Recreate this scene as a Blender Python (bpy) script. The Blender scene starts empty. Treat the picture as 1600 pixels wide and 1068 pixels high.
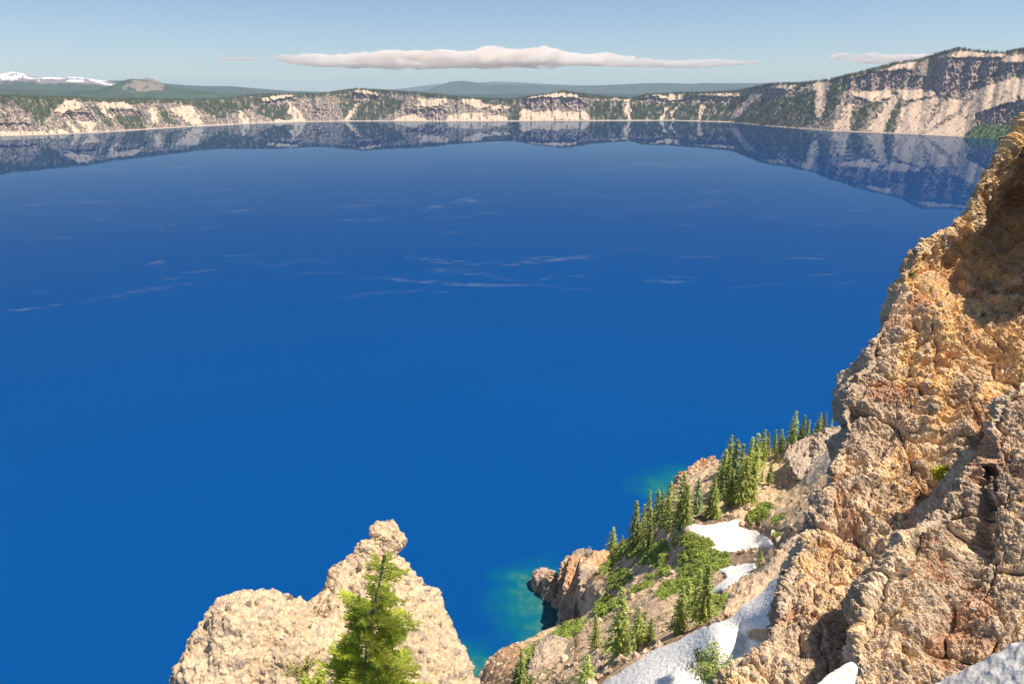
import bpy, math, random
import numpy as np
from mathutils import Vector
from mathutils.bvhtree import BVHTree

SC = bpy.context.scene
COL = SC.collection
# ------------------------------------------------------------------ camera
F = 1067.0; PITCH = math.radians(20.03); H = 280.0
CP, SP = math.cos(PITCH), math.sin(PITCH)
CAM = np.array([0.0, 0.0, H])
cam_d = bpy.data.cameras.new('camera'); cam = bpy.data.objects.new('camera', cam_d); COL.objects.link(cam)
cam.location = (0, 0, H); cam.rotation_euler = (math.radians(90) - PITCH, 0, 0)
cam_d.sensor_width = 36; cam_d.lens = 36 * F / 1600; cam_d.clip_start = 0.3; cam_d.clip_end = 300000
SC.camera = cam
# ------------------------------------------------------------------ world and sun
SUN_EL, SUN_AZ = math.radians(66), math.radians(104)      # azimuth clockwise from +Y
W = bpy.data.worlds.new('World'); SC.world = W; W.use_nodes = True
nt = W.node_tree; nt.nodes.clear()
sky = nt.nodes.new('ShaderNodeTexSky'); sky.sky_type = 'NISHITA'; sky.sun_disc = False
sky.sun_elevation = SUN_EL; sky.sun_rotation = SUN_AZ; sky.altitude = 1800
sky.air_density = 1.0; sky.dust_density = 1.2; sky.ozone_density = 2.5
bg = nt.nodes.new('ShaderNodeBackground'); bg.inputs[1].default_value = 0.075
ow = nt.nodes.new('ShaderNodeOutputWorld')
nt.links.new(sky.outputs[0], bg.inputs[0]); nt.links.new(bg.outputs[0], ow.inputs[0])
sd = bpy.data.lights.new('sun', 'SUN'); sd.energy = 4.2; sd.angle = math.radians(0.5); sd.color = (1.0, 0.93, 0.83)
so = bpy.data.objects.new('sun', sd); COL.objects.link(so)
sv = Vector((math.sin(SUN_AZ) * math.cos(SUN_EL), math.cos(SUN_AZ) * math.cos(SUN_EL), math.sin(SUN_EL)))
so.rotation_euler = sv.to_track_quat('Z', 'Y').to_euler(); so.location = (0, 0, 600)
SC.view_settings.view_transform = 'Standard'; SC.view_settings.look = 'None'
SC.view_settings.exposure = 0.6; SC.view_settings.gamma = 1
SC.render.engine = 'CYCLES'
SC.cycles.use_denoising = True
SC.cycles.max_bounces = 16; SC.cycles.diffuse_bounces = 3; SC.cycles.glossy_bounces = 3
SC.cycles.transparent_max_bounces = 24; SC.cycles.volume_bounces = 14
HAZE_DENSITY = 1.9e-5

# ------------------------------------------------------------------ projection helpers (photo pixels 1600 x 1068)
def dirs(px, py):
    px = np.asarray(px, float); py = np.asarray(py, float)
    x = (px - 800) / F; y = -(py - 534) / F
    return np.stack([x, CP + y * SP, -SP + y * CP], -1)
def at(px, py, zc):                      # zc = distance along the optical axis
    return CAM + dirs(px, py) * np.asarray(zc, float)[..., None]
def on_z(px, py, z=0.0):
    d = dirs(px, py); return CAM + d * ((z - H) / d[..., 2])[..., None]
def project(P):
    v = P - CAM
    xc = v[..., 0]; zc = v[..., 1] * CP - v[..., 2] * SP; yc = v[..., 1] * SP + v[..., 2] * CP
    return 800 + F * xc / zc, 534 - F * yc / zc, zc
def inpoly(px, py, poly):
    r = np.zeros(px.shape, bool); n = len(poly)
    for i in range(n):
        x1, y1 = poly[i]; x2, y2 = poly[(i + 1) % n]
        if y1 == y2: continue
        c = ((y1 > py) != (y2 > py)) & (px < (x2 - x1) * (py - y1) / (y2 - y1) + x1)
        r ^= c
    return r
def sstep(a, b, x):
    t = np.clip((x - a) / (b - a), 0, 1); return t * t * (3 - 2 * t)

# ------------------------------------------------------------------ noise in numpy
_rs = np.random.RandomState(7)
_perm = np.concatenate([_rs.permutation(4096)] * 2)
_g = _rs.normal(size=(4096, 3)); _g /= np.linalg.norm(_g, axis=1)[:, None]
_rnd = _rs.rand(4096, 3)
def _h(i, j, k): return _perm[(_perm[(_perm[i & 4095] + j) & 4095] + k) & 4095]
def perlin(P):
    P = np.asarray(P, np.float64); I = np.floor(P).astype(np.int64); f = P - I
    u = f * f * f * (f * (f * 6 - 15) + 10); r = 0
    for dx in (0, 1):
        wx = u[..., 0] if dx else 1 - u[..., 0]
        for dy in (0, 1):
            wy = u[..., 1] if dy else 1 - u[..., 1]
            for dz in (0, 1):
                wz = u[..., 2] if dz else 1 - u[..., 2]
                g = _g[_h(I[..., 0] + dx, I[..., 1] + dy, I[..., 2] + dz)]
                r = r + wx * wy * wz * (g[..., 0] * (f[..., 0] - dx) + g[..., 1] * (f[..., 1] - dy) + g[..., 2] * (f[..., 2] - dz))
    return r * 1.5
def fbm(P, o=5, g=0.5, l=2.03):
    a = 1.0; r = 0; P = np.asarray(P, float)
    for i in range(o):
        r = r + a * perlin(P + 17.3 * i); P = P * l; a *= g
    return r
def ridged(P, o=4, g=0.5):
    a = 1.0; r = 0; P = np.asarray(P, float)
    for i in range(o):
        r = r + a * (1 - 2 * np.abs(perlin(P + 9.1 * i))); P = P * 2.07; a *= g
    return r
def worley(P):                            # F1, F2, cell id
    P = np.asarray(P, float); sh = P.shape[:-1]; P = P.reshape(-1, 3)
    I = np.floor(P).astype(np.int64); f = P - I
    d1 = np.full(len(P), 9.0); d2 = d1.copy(); cid = np.zeros(len(P), np.int64)
    for dx in (-1, 0, 1):
        for dy in (-1, 0, 1):
            for dz in (-1, 0, 1):
                h = _h(I[:, 0] + dx, I[:, 1] + dy, I[:, 2] + dz)
                q = _rnd[h] + (dx, dy, dz) - f
                d = np.sqrt((q * q).sum(1)); m = d < d1
                d2 = np.where(m, d1, np.minimum(d2, d)); cid = np.where(m, h, cid); d1 = np.where(m, d, d1)
    return d1.reshape(sh), d2.reshape(sh), cid.reshape(sh)
def blur(A, k, ax):
    if k < 1: return A
    n = A.shape[ax]; idx = np.arange(-k, k + 1); w = np.exp(-(idx / (0.5 * k + .3)) ** 2); w /= w.sum()
    r = 0
    for i, ww in zip(idx, w): r = r + ww * np.take(A, np.clip(np.arange(n) + i, 0, n - 1), axis=ax)
    return r
def catmull(C, n, ax=0):                  # resample control rows smoothly
    C = np.moveaxis(np.asarray(C, float), ax, 0); m = len(C)
    t = np.linspace(0, m - 1, n); i = np.clip(np.floor(t).astype(int), 0, m - 2); f = (t - i).reshape((-1,) + (1,) * (C.ndim - 1))
    a = C[np.clip(i - 1, 0, m - 1)]; b = C[i]; c = C[i + 1]; d = C[np.clip(i + 2, 0, m - 1)]
    r = b + 0.5 * f * (c - a + f * (2 * a - 5 * b + 4 * c - d + f * (3 * (b - c) + d - a)))
    return np.moveaxis(r, 0, ax)
def gnormals(P):
    du = np.gradient(P, axis=0); dv = np.gradient(P, axis=1)
    n = np.cross(du, dv); return n / (np.linalg.norm(n, axis=-1)[..., None] + 1e-12)

# ------------------------------------------------------------------ objects
def tag(o, label=None, cat=None, group=None, kind=None):
    if label: o['label'] = label
    if cat: o['category'] = cat
    if group: o['group'] = group
    if kind: o['kind'] = kind
    return o
def mesh_obj(name, V, Fa, mat, col=None, parent=None, smooth=True, loc=None):
    V = np.asarray(V, np.float32).reshape(-1, 3); Fa = np.asarray(Fa, np.int32)
    me = bpy.data.meshes.new(name); k = Fa.shape[1]
    me.vertices.add(len(V)); me.vertices.foreach_set('co', V.ravel())
    me.loops.add(Fa.size); me.loops.foreach_set('vertex_index', Fa.ravel())
    me.polygons.add(len(Fa)); me.polygons.foreach_set('loop_start', np.arange(0, Fa.size, k, dtype=np.int32))
    me.polygons.foreach_set('use_smooth', np.full(len(Fa), smooth))
    me.update(calc_edges=True)
    if col is not None:
        a = me.color_attributes.new('col', 'FLOAT_COLOR', 'POINT')
        c = np.ones((len(V), 4), np.float32); c[:, :3] = np.asarray(col).reshape(-1, 3); a.data.foreach_set('color', c.ravel())
    me.materials.append(mat)
    o = bpy.data.objects.new(name, me); COL.objects.link(o)
    if parent: o.parent = parent
    if loc is not None: o.location = loc
    return o
def grid_faces(nu, nv, off=0, wrap=False):
    i = np.arange(nu - 1)[:, None] * nv; j = np.arange(nv - 1)[None, :]
    q = np.stack([i + j, i + nv + j, i + nv + j + 1, i + j + 1], -1).reshape(-1, 4)
    return q + off
def empty(name, loc):
    o = bpy.data.objects.new(name, None); COL.objects.link(o); o.location = loc; o.empty_display_size = 0.3; return o

# ------------------------------------------------------------------ materials
def new_mat(name):
    m = bpy.data.materials.new(name); m.use_nodes = True; n = m.node_tree
    return m, n, n.nodes['Principled BSDF']
def rock_mat(name, scale, bump=0.5, var=0.35, rough=0.95, detail=8, bdist=None):
    """albedo from the surface's own colour map, varied and bumped with noise at 'scale' metres"""
    m, n, b = new_mat(name); L = n.links.new
    at_ = n.nodes.new('ShaderNodeAttribute'); at_.attribute_name = 'col'
    geo = n.nodes.new('ShaderNodeNewGeometry')
    no = n.nodes.new('ShaderNodeTexNoise'); no.inputs['Scale'].default_value = 1 / scale; no.inputs['Detail'].default_value = detail
    no.inputs['Roughness'].default_value = 0.65
    L(geo.outputs['Position'], no.inputs['Vector'])
    mr = n.nodes.new('ShaderNodeMapRange'); mr.inputs[1].default_value = 0.3; mr.inputs[2].default_value = 0.7
    mr.inputs[3].default_value = 1 - var; mr.inputs[4].default_value = 1 + var
    L(no.outputs[0], mr.inputs[0])
    mx = n.nodes.new('ShaderNodeVectorMath'); mx.operation = 'SCALE'
    L(at_.outputs['Color'], mx.inputs[0]); L(mr.outputs[0], mx.inputs['Scale'])
    L(mx.outputs[0], b.inputs['Base Color'])
    vo = n.nodes.new('ShaderNodeTexVoronoi'); vo.inputs['Scale'].default_value = 1.7 / scale
    L(geo.outputs['Position'], vo.inputs['Vector'])
    ad = n.nodes.new('ShaderNodeMath'); ad.operation = 'MULTIPLY_ADD'; ad.inputs[1].default_value = -0.35
    L(vo.outputs['Distance'], ad.inputs[0]); L(no.outputs[0], ad.inputs[2])
    bu = n.nodes.new('ShaderNodeBump'); bu.inputs['Strength'].default_value = bump
    bu.inputs['Distance'].default_value = bdist or scale * 0.5
    L(ad.outputs[0], bu.inputs['Height']); L(bu.outputs[0], b.inputs['Normal'])
    b.inputs['Roughness'].default_value = rough; b.inputs['Specular IOR Level'].default_value = 0.15
    return m
def leaf_mat(name, transl=0.25, scale=0.8, var=0.3):
    m, n, b = new_mat(name); L = n.links.new
    at_ = n.nodes.new('ShaderNodeAttribute'); at_.attribute_name = 'col'
    oi = n.nodes.new('ShaderNodeObjectInfo')
    mr = n.nodes.new('ShaderNodeMapRange'); mr.inputs[3].default_value = 1 - var; mr.inputs[4].default_value = 1 + var
    L(oi.outputs['Random'], mr.inputs[0])
    mx = n.nodes.new('ShaderNodeVectorMath'); mx.operation = 'SCALE'
    L(at_.outputs['Color'], mx.inputs[0]); L(mr.outputs[0], mx.inputs['Scale'])
    L(mx.outputs[0], b.inputs['Base Color']); b.inputs['Roughness'].default_value = 0.7
    b.inputs['Specular IOR Level'].default_value = 0.25
    tr = n.nodes.new('ShaderNodeBsdfTranslucent'); L(mx.outputs[0], tr.inputs[0])
    ms = n.nodes.new('ShaderNodeMixShader'); ms.inputs[0].default_value = transl
    L(b.outputs[0], ms.inputs[1]); L(tr.outputs[0], ms.inputs[2]); L(ms.outputs[0], n.nodes['Material Output'].inputs[0])
    return m
M_FAR = rock_mat('far_rock', 14, 0.5, 0.30, bdist=5)
M_HILL = rock_mat('hill_soil', 1.1, 0.9, 0.35, bdist=0.6)
M_OUTC = rock_mat('outcrop_rock', 1.2, 0.7, 0.3, bdist=0.5)
M_CLIFF = rock_mat('cliff_rock', 0.16, 1.0, 0.38, bdist=0.09)
M_SPIRE = rock_mat('conglomerate', 0.07, 0.8, 0.28, bdist=0.025)
M_FTREE = rock_mat('far_forest', 30, 0.0, 0.2)
M_DIST = rock_mat('distant_hill', 400, 0.3, 0.25, bdist=60)
M_LEAF = leaf_mat('needles', .35); M_SHRUB = leaf_mat('shrub_leaves', 0.3, var=0.1); M_FIR = leaf_mat('young_needles', 0.45, var=0.0)
M_BARK = rock_mat('bark', 0.15, 0.6, 0.35); M_BARKN = rock_mat('young_bark', 0.03, 0.5, 0.3)
def snow_mat(name, scale, bd, dirt, lo=.36, hi=.56):
    m, n, b = new_mat(name); L = n.links.new
    geo = n.nodes.new('ShaderNodeNewGeometry')
    vo = n.nodes.new('ShaderNodeTexNoise'); vo.inputs['Scale'].default_value = 1 / scale; vo.inputs['Detail'].default_value = 5
    L(geo.outputs['Position'], vo.inputs['Vector'])
    cr = n.nodes.new('ShaderNodeValToRGB'); e = cr.color_ramp.elements
    e[0].position = lo; e[0].color = tuple(dirt) + (1,); e[1].position = hi; e[1].color = (0.95, 0.875, 0.77, 1)
    L(vo.outputs[0], cr.inputs[0]); L(cr.outputs[0], b.inputs['Base Color'])
    bu = n.nodes.new('ShaderNodeBump'); bu.inputs['Strength'].default_value = 1.0; bu.inputs['Distance'].default_value = bd
    L(vo.outputs[0], bu.inputs['Height']); L(bu.outputs[0], b.inputs['Normal'])
    b.inputs['Roughness'].default_value = 0.8; b.inputs['Specular IOR Level'].default_value = 0.2
    return m
M_SNOW = snow_mat('snow', 0.55, 0.28, (0.72, 0.66, 0.58))
M_SNOWN = snow_mat('near_snow', 0.22, 0.05, (0.52, 0.47, 0.40), .34, .66)

# ================================================================== FAR CALDERA WALL
H0 = 145.0
SHORE = [(-700,300),(-300,238),(0,213),(75,211),(150,207.5),(250,201),(312,197.5),(400,193),(480,190.5),(560,189.5),(700,190),(900,189),(1050,188.5),(1140,191),(1200,197),(1300,205),(1400,209),(1500,214),(1580,219),(1700,232),(2000,290),(2400,380)]
SKYL = [(-700,110),(-300,138),(0,150),(60,152),(115,153),(150,156),(260,156),(330,157),(400,149),(450,147.5),(500,148),(530,143),(560,139),(600,142),(650,145),(700,151),(750,154.5),(800,156),(830,151),(880,143),(910,147),(930,150),(970,153),(987,154.5),(1010,148),(1050,146),(1100,145),(1150,143),(1200,132),(1220,130.5),(1250,130.5),(1297,125),(1350,112),(1400,99),(1440,93),(1480,80),(1497,76),(1540,81),(1570,82),(1600,77),(1750,60),(2100,40),(2500,40)]
_sx, _sy = zip(*SHORE); _kx, _ky = zip(*SKYL)
shore_y = lambda x: np.interp(x, _sx, _sy); sky_y = lambda x: np.interp(x, _kx, _ky)
CREAM = [
 [(82,175),(100,160),(115,155),(136,166),(115,172),(100,176)], [(150,160),(195,160),(217,172),(178,168),(168,172),(178,192),(165,180)],
 [(100,180),(104,180),(123,207),(115,207)], [(120,190),(148,190),(148,208),(138,208)], [(233,168),(243,169),(247,196),(238,192)],
 [(268,168),(300,165),(319,196),(306,197),(290,188),(265,174)], [(369,173),(375,173),(395,192),(378,195)],
 [(408,153),(463,146),(464,150),(425,156),(410,158)], [(452,160),(458,160),(478,191),(460,191),(448,168)],
 [(553,163),(558,163),(546,190),(538,190)], [(553,142),(560,139.5),(585,144),(595,150),(575,147),(555,146)],
 [(655,155),(700,154),(698,162),(672,168),(650,166)], [(720,154),(746,155),(762,166),(748,170),(724,163)], [(700,180),(740,176),(790,182),(795,188),(700,190)], [(765,166),(795,165),(795,170),(770,172)], [(605,191),(625,183),(645,179),(672,190)],
 [(825,155),(832,149),(870,145),(905,149),(902,152),(840,152)], [(815,168),(835,176),(870,172),(898,177),(915,172),(925,187),(811,189)],
 [(940,152.5),(988,156),(985,160),(950,156)], [(977,162),(985,160),(984,188),(978,188)],
 [(1018,149),(1070,147),(1062,157),(1045,156),(1030,152)], [(1092,147),(1155,144.5),(1156,152),(1100,149)],
 [(1178,146),(1190,149),(1148,186),(1139,189),(1150,170)], [(1040,168),(1044,168),(1036,188),(1031,188)], [(1054,166),(1058,166),(1050,188),(1046,188)], [(1095,165),(1101,165),(1094,188),(1088,188)],
 [(1200,136),(1216,132),(1250,133),(1234,141)], [(1238,146),(1268,130),(1266,136),(1248,144)], [(1271,131),(1297,126),(1296,139),(1286,175),(1276,188),(1273,150)],
 [(1374,110),(1423,96),(1436,95),(1425,107),(1399,108)], [(1483,89),(1501,79),(1538,82),(1572,85),(1570,90)], [(1559,98),(1572,87),(1700,80),(1700,99)],
 [(1330,142),(1357,144),(1389,141),(1395,150),(1375,160),(1355,158),(1335,150)],
 [(1394,152),(1404,154),(1378,207),(1354,203)], [(1323,162),(1333,162),(1326,204),(1302,204)],
 [(1412,165),(1465,150),(1462,162),(1438,209),(1400,208)], [(1400,141),(1458,141),(1463,150),(1420,158),(1400,152)],
 [(1480,157),(1509,152),(1496,173),(1475,186),(1446,207),(1438,209)], [(1525,139),(1700,90),(1700,133),(1562,165),(1525,178),(1504,216),(1441,211),(1501,178),(1525,144)],
 [(0,206),(60,206),(100,203),(110,209),(0,214)], [(430,187),(470,187),(470,192),(430,193)],
]
CLIFF = [
 [(-60,192),(45,193),(50,204),(-60,204)], [(552,146),(575,147),(594,151),(590,157),(570,160),(552,163)], [(490,165),(503,172),(505,188),(490,184)],
 [(632,172),(690,170),(697,180),(692,190),(672,190),(655,182),(635,179)], [(818,160),(828,153),(900,151),(920,165),(900,173),(880,169),(860,174),(835,175),(820,169)],
 [(995,156),(1018,150),(1045,158),(1064,156),(1072,150),(1110,150),(1155,153),(1148,163),(1130,165),(1110,160),(1080,158),(1030,162),(1003,160)],
 [(1198,141),(1235,141),(1225,150),(1198,153)], [(1323,125),(1368,112),(1389,112),(1423,109),(1428,120),(1457,120),(1458,139),(1428,139),(1410,134),(1389,139),(1357,144),(1335,139),(1318,141)],
 [(1459,95),(1488,91),(1571,90),(1556,118),(1541,123),(1515,128),(1496,146),(1483,152),(1467,157),(1459,144)],
 [(1551,99),(1700,99),(1700,119),(1551,116)], [(1525,177),(1600,157),(1700,150),(1700,186),(1577,196),(1528,196)],
 [(1340,152),(1390,155),(1388,158),(1340,156)], [(1420,152),(1460,149),(1458,153),(1425,157)], [(1425,160),(1450,157),(1446,165),(1428,166)],
 [(1496,130),(1530,128),(1560,135),(1540,140),(1500,145)], [(100,176),(140,176),(150,188),(118,190),(95,185)], [(170,170),(215,174),(222,180),(180,182)],
 [(410,160),(455,152),(462,156),(430,166)],
]
FOREST = [
 [(-400,120),(60,146),(112,150),(98,160),(84,172),(72,186),(62,196),(50,182),(30,166),(0,162),(-100,200)],
 [(138,150),(420,140),(420,158),(400,166),(365,176),(350,186),(320,176),(300,163),(260,160),(217,162),(145,160)],
 [(140,168),(152,168),(178,198),(170,196)], [(180,180),(225,180),(225,200),(195,202)], [(250,165),(262,175),(278,194),(255,190)],
 [(405,164),(450,162),(456,186),(430,189),(402,176)], [(528,150),(552,148),(556,165),(542,188),(533,170)], [(560,164),(600,152),(632,156),(620,174),(604,182),(575,191),(548,189)],
 [(760,150),(812,150),(812,188),(796,186),(794,166),(765,162)], [(925,158),(972,158),(976,188),(915,188)], [(985,162),(1160,162),(1140,190),(985,188)],
 [(1160,150),(1178,142),(1150,180),(1140,178)], [(1190,155),(1235,152),(1275,140),(1270,195),(1240,204),(1150,196),(1150,186)],
 [(1297,125),(1323,127),(1320,146),(1305,172),(1286,190),(1286,172)], [(1381,208),(1392,168),(1410,158),(1398,208)], [(1438,207),(1483,160),(1473,180),(1450,204)],
 [(1504,188),(1522,157),(1541,152),(1525,176)], [(1326,203),(1331,178),(1368,157),(1383,162),(1357,180),(1340,207)], [(1507,216),(1525,194),(1700,186),(1700,240)],
 [(1545,170),(1600,140),(1700,130),(1700,158),(1600,158),(1560,175)],
]
_az = np.radians(np.linspace(-52, 50, 2300)); NA = len(_az)
def az_px(az, py):                        # photo column of azimuth az at row py
    y = -(py - 534) / F; return 800 + F * np.tan(az) * (CP + y * SP)
ys = np.full(NA, 190.0); yk = np.full(NA, 150.0)
for _ in range(8):
    ys = shore_y(az_px(_az, ys)); yk = sky_y(az_px(_az, yk))
NV = 96
vv = np.linspace(0, 1, NV)
PY = ys[:, None] + (yk - ys)[:, None] * vv[None, :]
AZ = np.repeat(_az[:, None], NV, 1)
PX = az_px(AZ, PY)
jit = np.stack([PX, PY, PX * 0], -1)
jx = PX + 4.5 * fbm(jit / 9, 3) + 2.0 * perlin(jit / 2.5); jy = PY + 2.6 * fbm(jit / 7 + 40, 4)
def pmask(polys):
    m = np.zeros(PX.shape, bool)
    for p in polys: m |= inpoly(jx, jy, p)
    return m.astype(float)
SK0 = np.interp(PX, [0, 250, 500, 1000, 1180, 1350], [-.55, -.45, .05, .05, .8, .95]); Q0 = PX + SK0 * (PY - 190)
cream = pmask(CREAM) * (fbm(np.stack([Q0 / 4, PY / 16, PX * 0 + 2], -1), 3) < np.where(PX > 1200, .52, .38)); cliff = pmask(CLIFF) * (1 - cream); forest = pmask(FOREST) * (1 - cliff) * (1 - cream)
strip = (PY < yk[:, None] + 4.5 + 2.5 * perlin(jit / 12)) & (cream < .5) & (cliff < .5)
strip &= ~((PX > 1540) & (PX < 1572)); forest = np.maximum(forest, strip.astype(float))
beach = (PY > ys[:, None] - 1.3)
# slope of each band, marched up the sight rows from the shore
th = 39 + 0 * PX; th = np.where(cliff > .5, 56, th); th = np.where(cream > .5, 31, th); th = np.where(forest > .5, 34, th)
th = np.where(beach, 20, th)
SK_ = np.interp(PX, [0, 250, 500, 1000, 1180, 1350], [-.55, -.45, .05, .05, .8, .95]); QX = PX + SK_ * (PY - 190)
gul = ridged(np.stack([QX / 16, PY / 90, PX * 0 + 3.3], -1), 3)
th = np.clip(th + 6 * perlin(jit / 14), 14, 78)
th = blur(blur(th, 3, 0), 2, 1)
tdep = -dirs(PX, PY)[..., 2] / np.hypot(dirs(PX, PY)[..., 0], dirs(PX, PY)[..., 1])
R = np.zeros(PX.shape); Z = np.zeros(PX.shape)
R[:, 0] = (H + 0) / tdep[:, 0]
for j in range(1, NV):
    t = np.tan(np.radians(th[:, j]))
    R[:, j] = (H - Z[:, j - 1] + t * R[:, j - 1]) / (t + tdep[:, j]); Z[:, j] = H - R[:, j] * tdep[:, j]
R = blur(R, 2, 0); Z = H - R * tdep
# gullies and cliff ribs: push along the sight line sideways relief
env = np.sin(np.pi * np.clip(vv, 0, 1)) ** 0.6
rel = (20 * gul * (1 - .5 * cream) + (14 - 9 * cream) * fbm(jit / 5 + 7, 3)) * env[None, :]
rel += cliff * 16 * ridged(np.stack([PX / 4, PY / 14, PX * 0], -1), 3)
R2 = R + rel * (R / 6000); Z2 = H - R2 * tdep
FW = np.stack([np.sin(AZ) * R2, np.cos(AZ) * R2, Z2], -1)
far_px, far_py = PX, PY
# plateau behind the rim edge, then the ground running to the horizon
back = []
topR = R2[:, -1]; topZ = Z2[:, -1]
for k, (dr, dz) in enumerate([(60, 2), (180, -6), (420, -40), (900, -110), (1800, -190), (3600, -215), (9000, -222), (20000, -230), (38000, -240)]):
    r = topR + dr; z = np.maximum(topZ + dz * 1.0, 20 + 0 * topZ) if k < 4 else 60 + 20 * perlin(np.stack([_az * 9, _az * 0 + k, _az * 0], -1)) * (k < 7)
    back.append(np.stack([np.sin(_az) * r, np.cos(_az) * r, z + 0 * r], -1))
def farcol():
    n1 = fbm(jit / 10 + 3, 4); n2 = fbm(np.stack([QX / 2.4, PY / 14, PX * 0], -1), 3)
    tan = np.array([0.43, 0.31, 0.22]); crm = np.array([0.64, 0.48, 0.335]); dk = np.array([0.40, 0.29, 0.25]); fo = np.array([0.10, 0.10, 0.055])
    red = np.array([0.30, 0.185, 0.15]); gry = np.array([0.23, 0.195, 0.17])
    c = tan * np.ones(PX.shape + (1,))
    w = sstep(-.25, .3, n1)[..., None]; c = c * w + gry * (1 - w)
    w = (sstep(.0, .45, n2) * .7)[..., None]; c = c * (1 - w) + crm * w
    lay = sstep(.1, .5, perlin(np.stack([PX / 60, PY / 3.0, PX * 0 + 9], -1)))[..., None] * .55
    c = c * (1 - lay) + red * lay
    c = np.where(cliff[..., None] > .5, dk * (1 + 1.0 * np.clip(n2, -.6, 1.2))[..., None] + lay * .12, c)
    led = cliff * sstep(.12, .35, perlin(np.stack([PX / 9 + PY / 6, PY / 2.6, PX * 0 + 6], -1)) + .35 * n2 + .10) * .75
    c = c * (1 - led[..., None]) + (tan * 1.15) * led[..., None]
    cv = crm * (1 + .22 * n2)[..., None] * np.array([1, .97, .95])
    c = np.where(cream[..., None] > .5, cv, c)
    c = np.where(forest[..., None] > .5, fo * (1 + .6 * n1 + .5 * n2)[..., None], c)
    ws = (forest * sstep(.12, .5, n2 + .5 * n1) * .8)[..., None]; c = c * (1 - ws) + tan * ws
    spots = (forest < .5) & (cream < .5) & (perlin(jit / 1.6 + 5) > .22 - .1 * n1)
    c = np.where(spots[..., None], fo * .6, c)
    c = np.where(beach[..., None], crm * .8, c)
    c = np.where(((PX > 1500) & (PY > 186) & (forest > .5))[..., None], np.array([.10, .15, .04]) * (1 + n2[..., None]), c)
    return np.clip(c, .01, .8)
FC = farcol()
under = FW[:, :1] + np.array([0, 0, -25]) - 15 * np.stack([np.sin(_az), np.cos(_az), 0 * _az], -1)[:, None]
G = np.concatenate([under, FW], 1); GC = np.concatenate([FC[:, :1], FC], 1)
o = mesh_obj('caldera_wall', G, grid_faces(NA, NV + 1)[:, ::-1], M_FAR, GC); tag(o, kind='structure')
B = np.stack(back, 1)[::4]; B = np.concatenate([FW[::4, -1:], B], 1)
BC = np.ones(B.shape) * np.array([0.035, 0.05, 0.028]) * (1 + .4 * fbm(B / 900, 3))[..., None]
o = mesh_obj('forest_plain', B, grid_faces(*B.shape[:2])[:, ::-1], M_DIST, np.clip(BC, .01, 1)); tag(o, kind='structure')

# trees of the far wall and rim: small cones, one object
rng = np.random.RandomState(5)
def far_trees():
    area = 1.0
    dens = forest * (.10 + 1.3 * sstep(-.2, .4, -fbm(np.stack([QX / 2.4, PY / 14, PX * 0], -1), 3) * .6 + fbm(jit / 7 + 60, 3)))
    dens = np.maximum(dens, ((cream < .5) & (cliff < .5)) * .065)
    dens = np.maximum(dens, cliff * .012)
    dens[:, -2:] = np.maximum(dens[:, -2:], .5)
    m = (far_px > -260) & (far_px < 1700) & ~beach
    p = (dens * m * (R2 / 6000) ** 2); p[:, -1] *= 1.5; flat = p.ravel() / p.sum()
    n = 36000
    idx = rng.choice(flat.size, n, p=flat)
    base = FW.reshape(-1, 3)[idx] + np.concatenate([rng.normal(0, 4, (n, 2)), np.zeros((n, 1))], 1)
    # a few rows behind the edge too
    ti = rng.randint(0, NA, 9000); t = rng.rand(9000) ** .7
    bb = FW[ti, -1] + np.stack([np.sin(_az[ti]), np.cos(_az[ti]), 0 * ti], -1) * (t * 90)[:, None] + np.concatenate([np.zeros((9000, 2)), 2 * t[:, None]], 1)
    keep = cream[ti, -3] < .5
    base = np.concatenate([base, bb[keep]]); n = len(base)
    h = rng.uniform(7, 19, n) * (1 + .2 * rng.rand(n)); r = h * rng.uniform(.17, .27, n)
    k = 5; a = np.arange(k) / k * 2 * np.pi
    a = a[None, :] + rng.rand(n)[:, None] * 6
    ring = np.stack([np.cos(a) * r[:, None], np.sin(a) * r[:, None], np.full(a.shape, -2.0)], -1) + base[:, None]
    apex = (base + np.stack([0 * h, 0 * h, h], -1))[:, None]
    V = np.concatenate([ring, apex], 1)
    off = np.arange(n)[:, None, None] * (k + 1)
    tri = np.array([[i, (i + 1) % k, k] for i in range(k)])[None] + off
    c = np.array([.115, .135, .06]) * rng.uniform(.55, 1.6, (n, 1)); c = np.repeat(c[:, None], k + 1, 1)
    o = mesh_obj('far_forest', V, tri.reshape(-1, 3), M_FTREE, c, smooth=False)
    tag(o, 'dark conifer woods scattered over the far caldera wall and along its rim', 'forest', kind='stuff')
far_trees()

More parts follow.
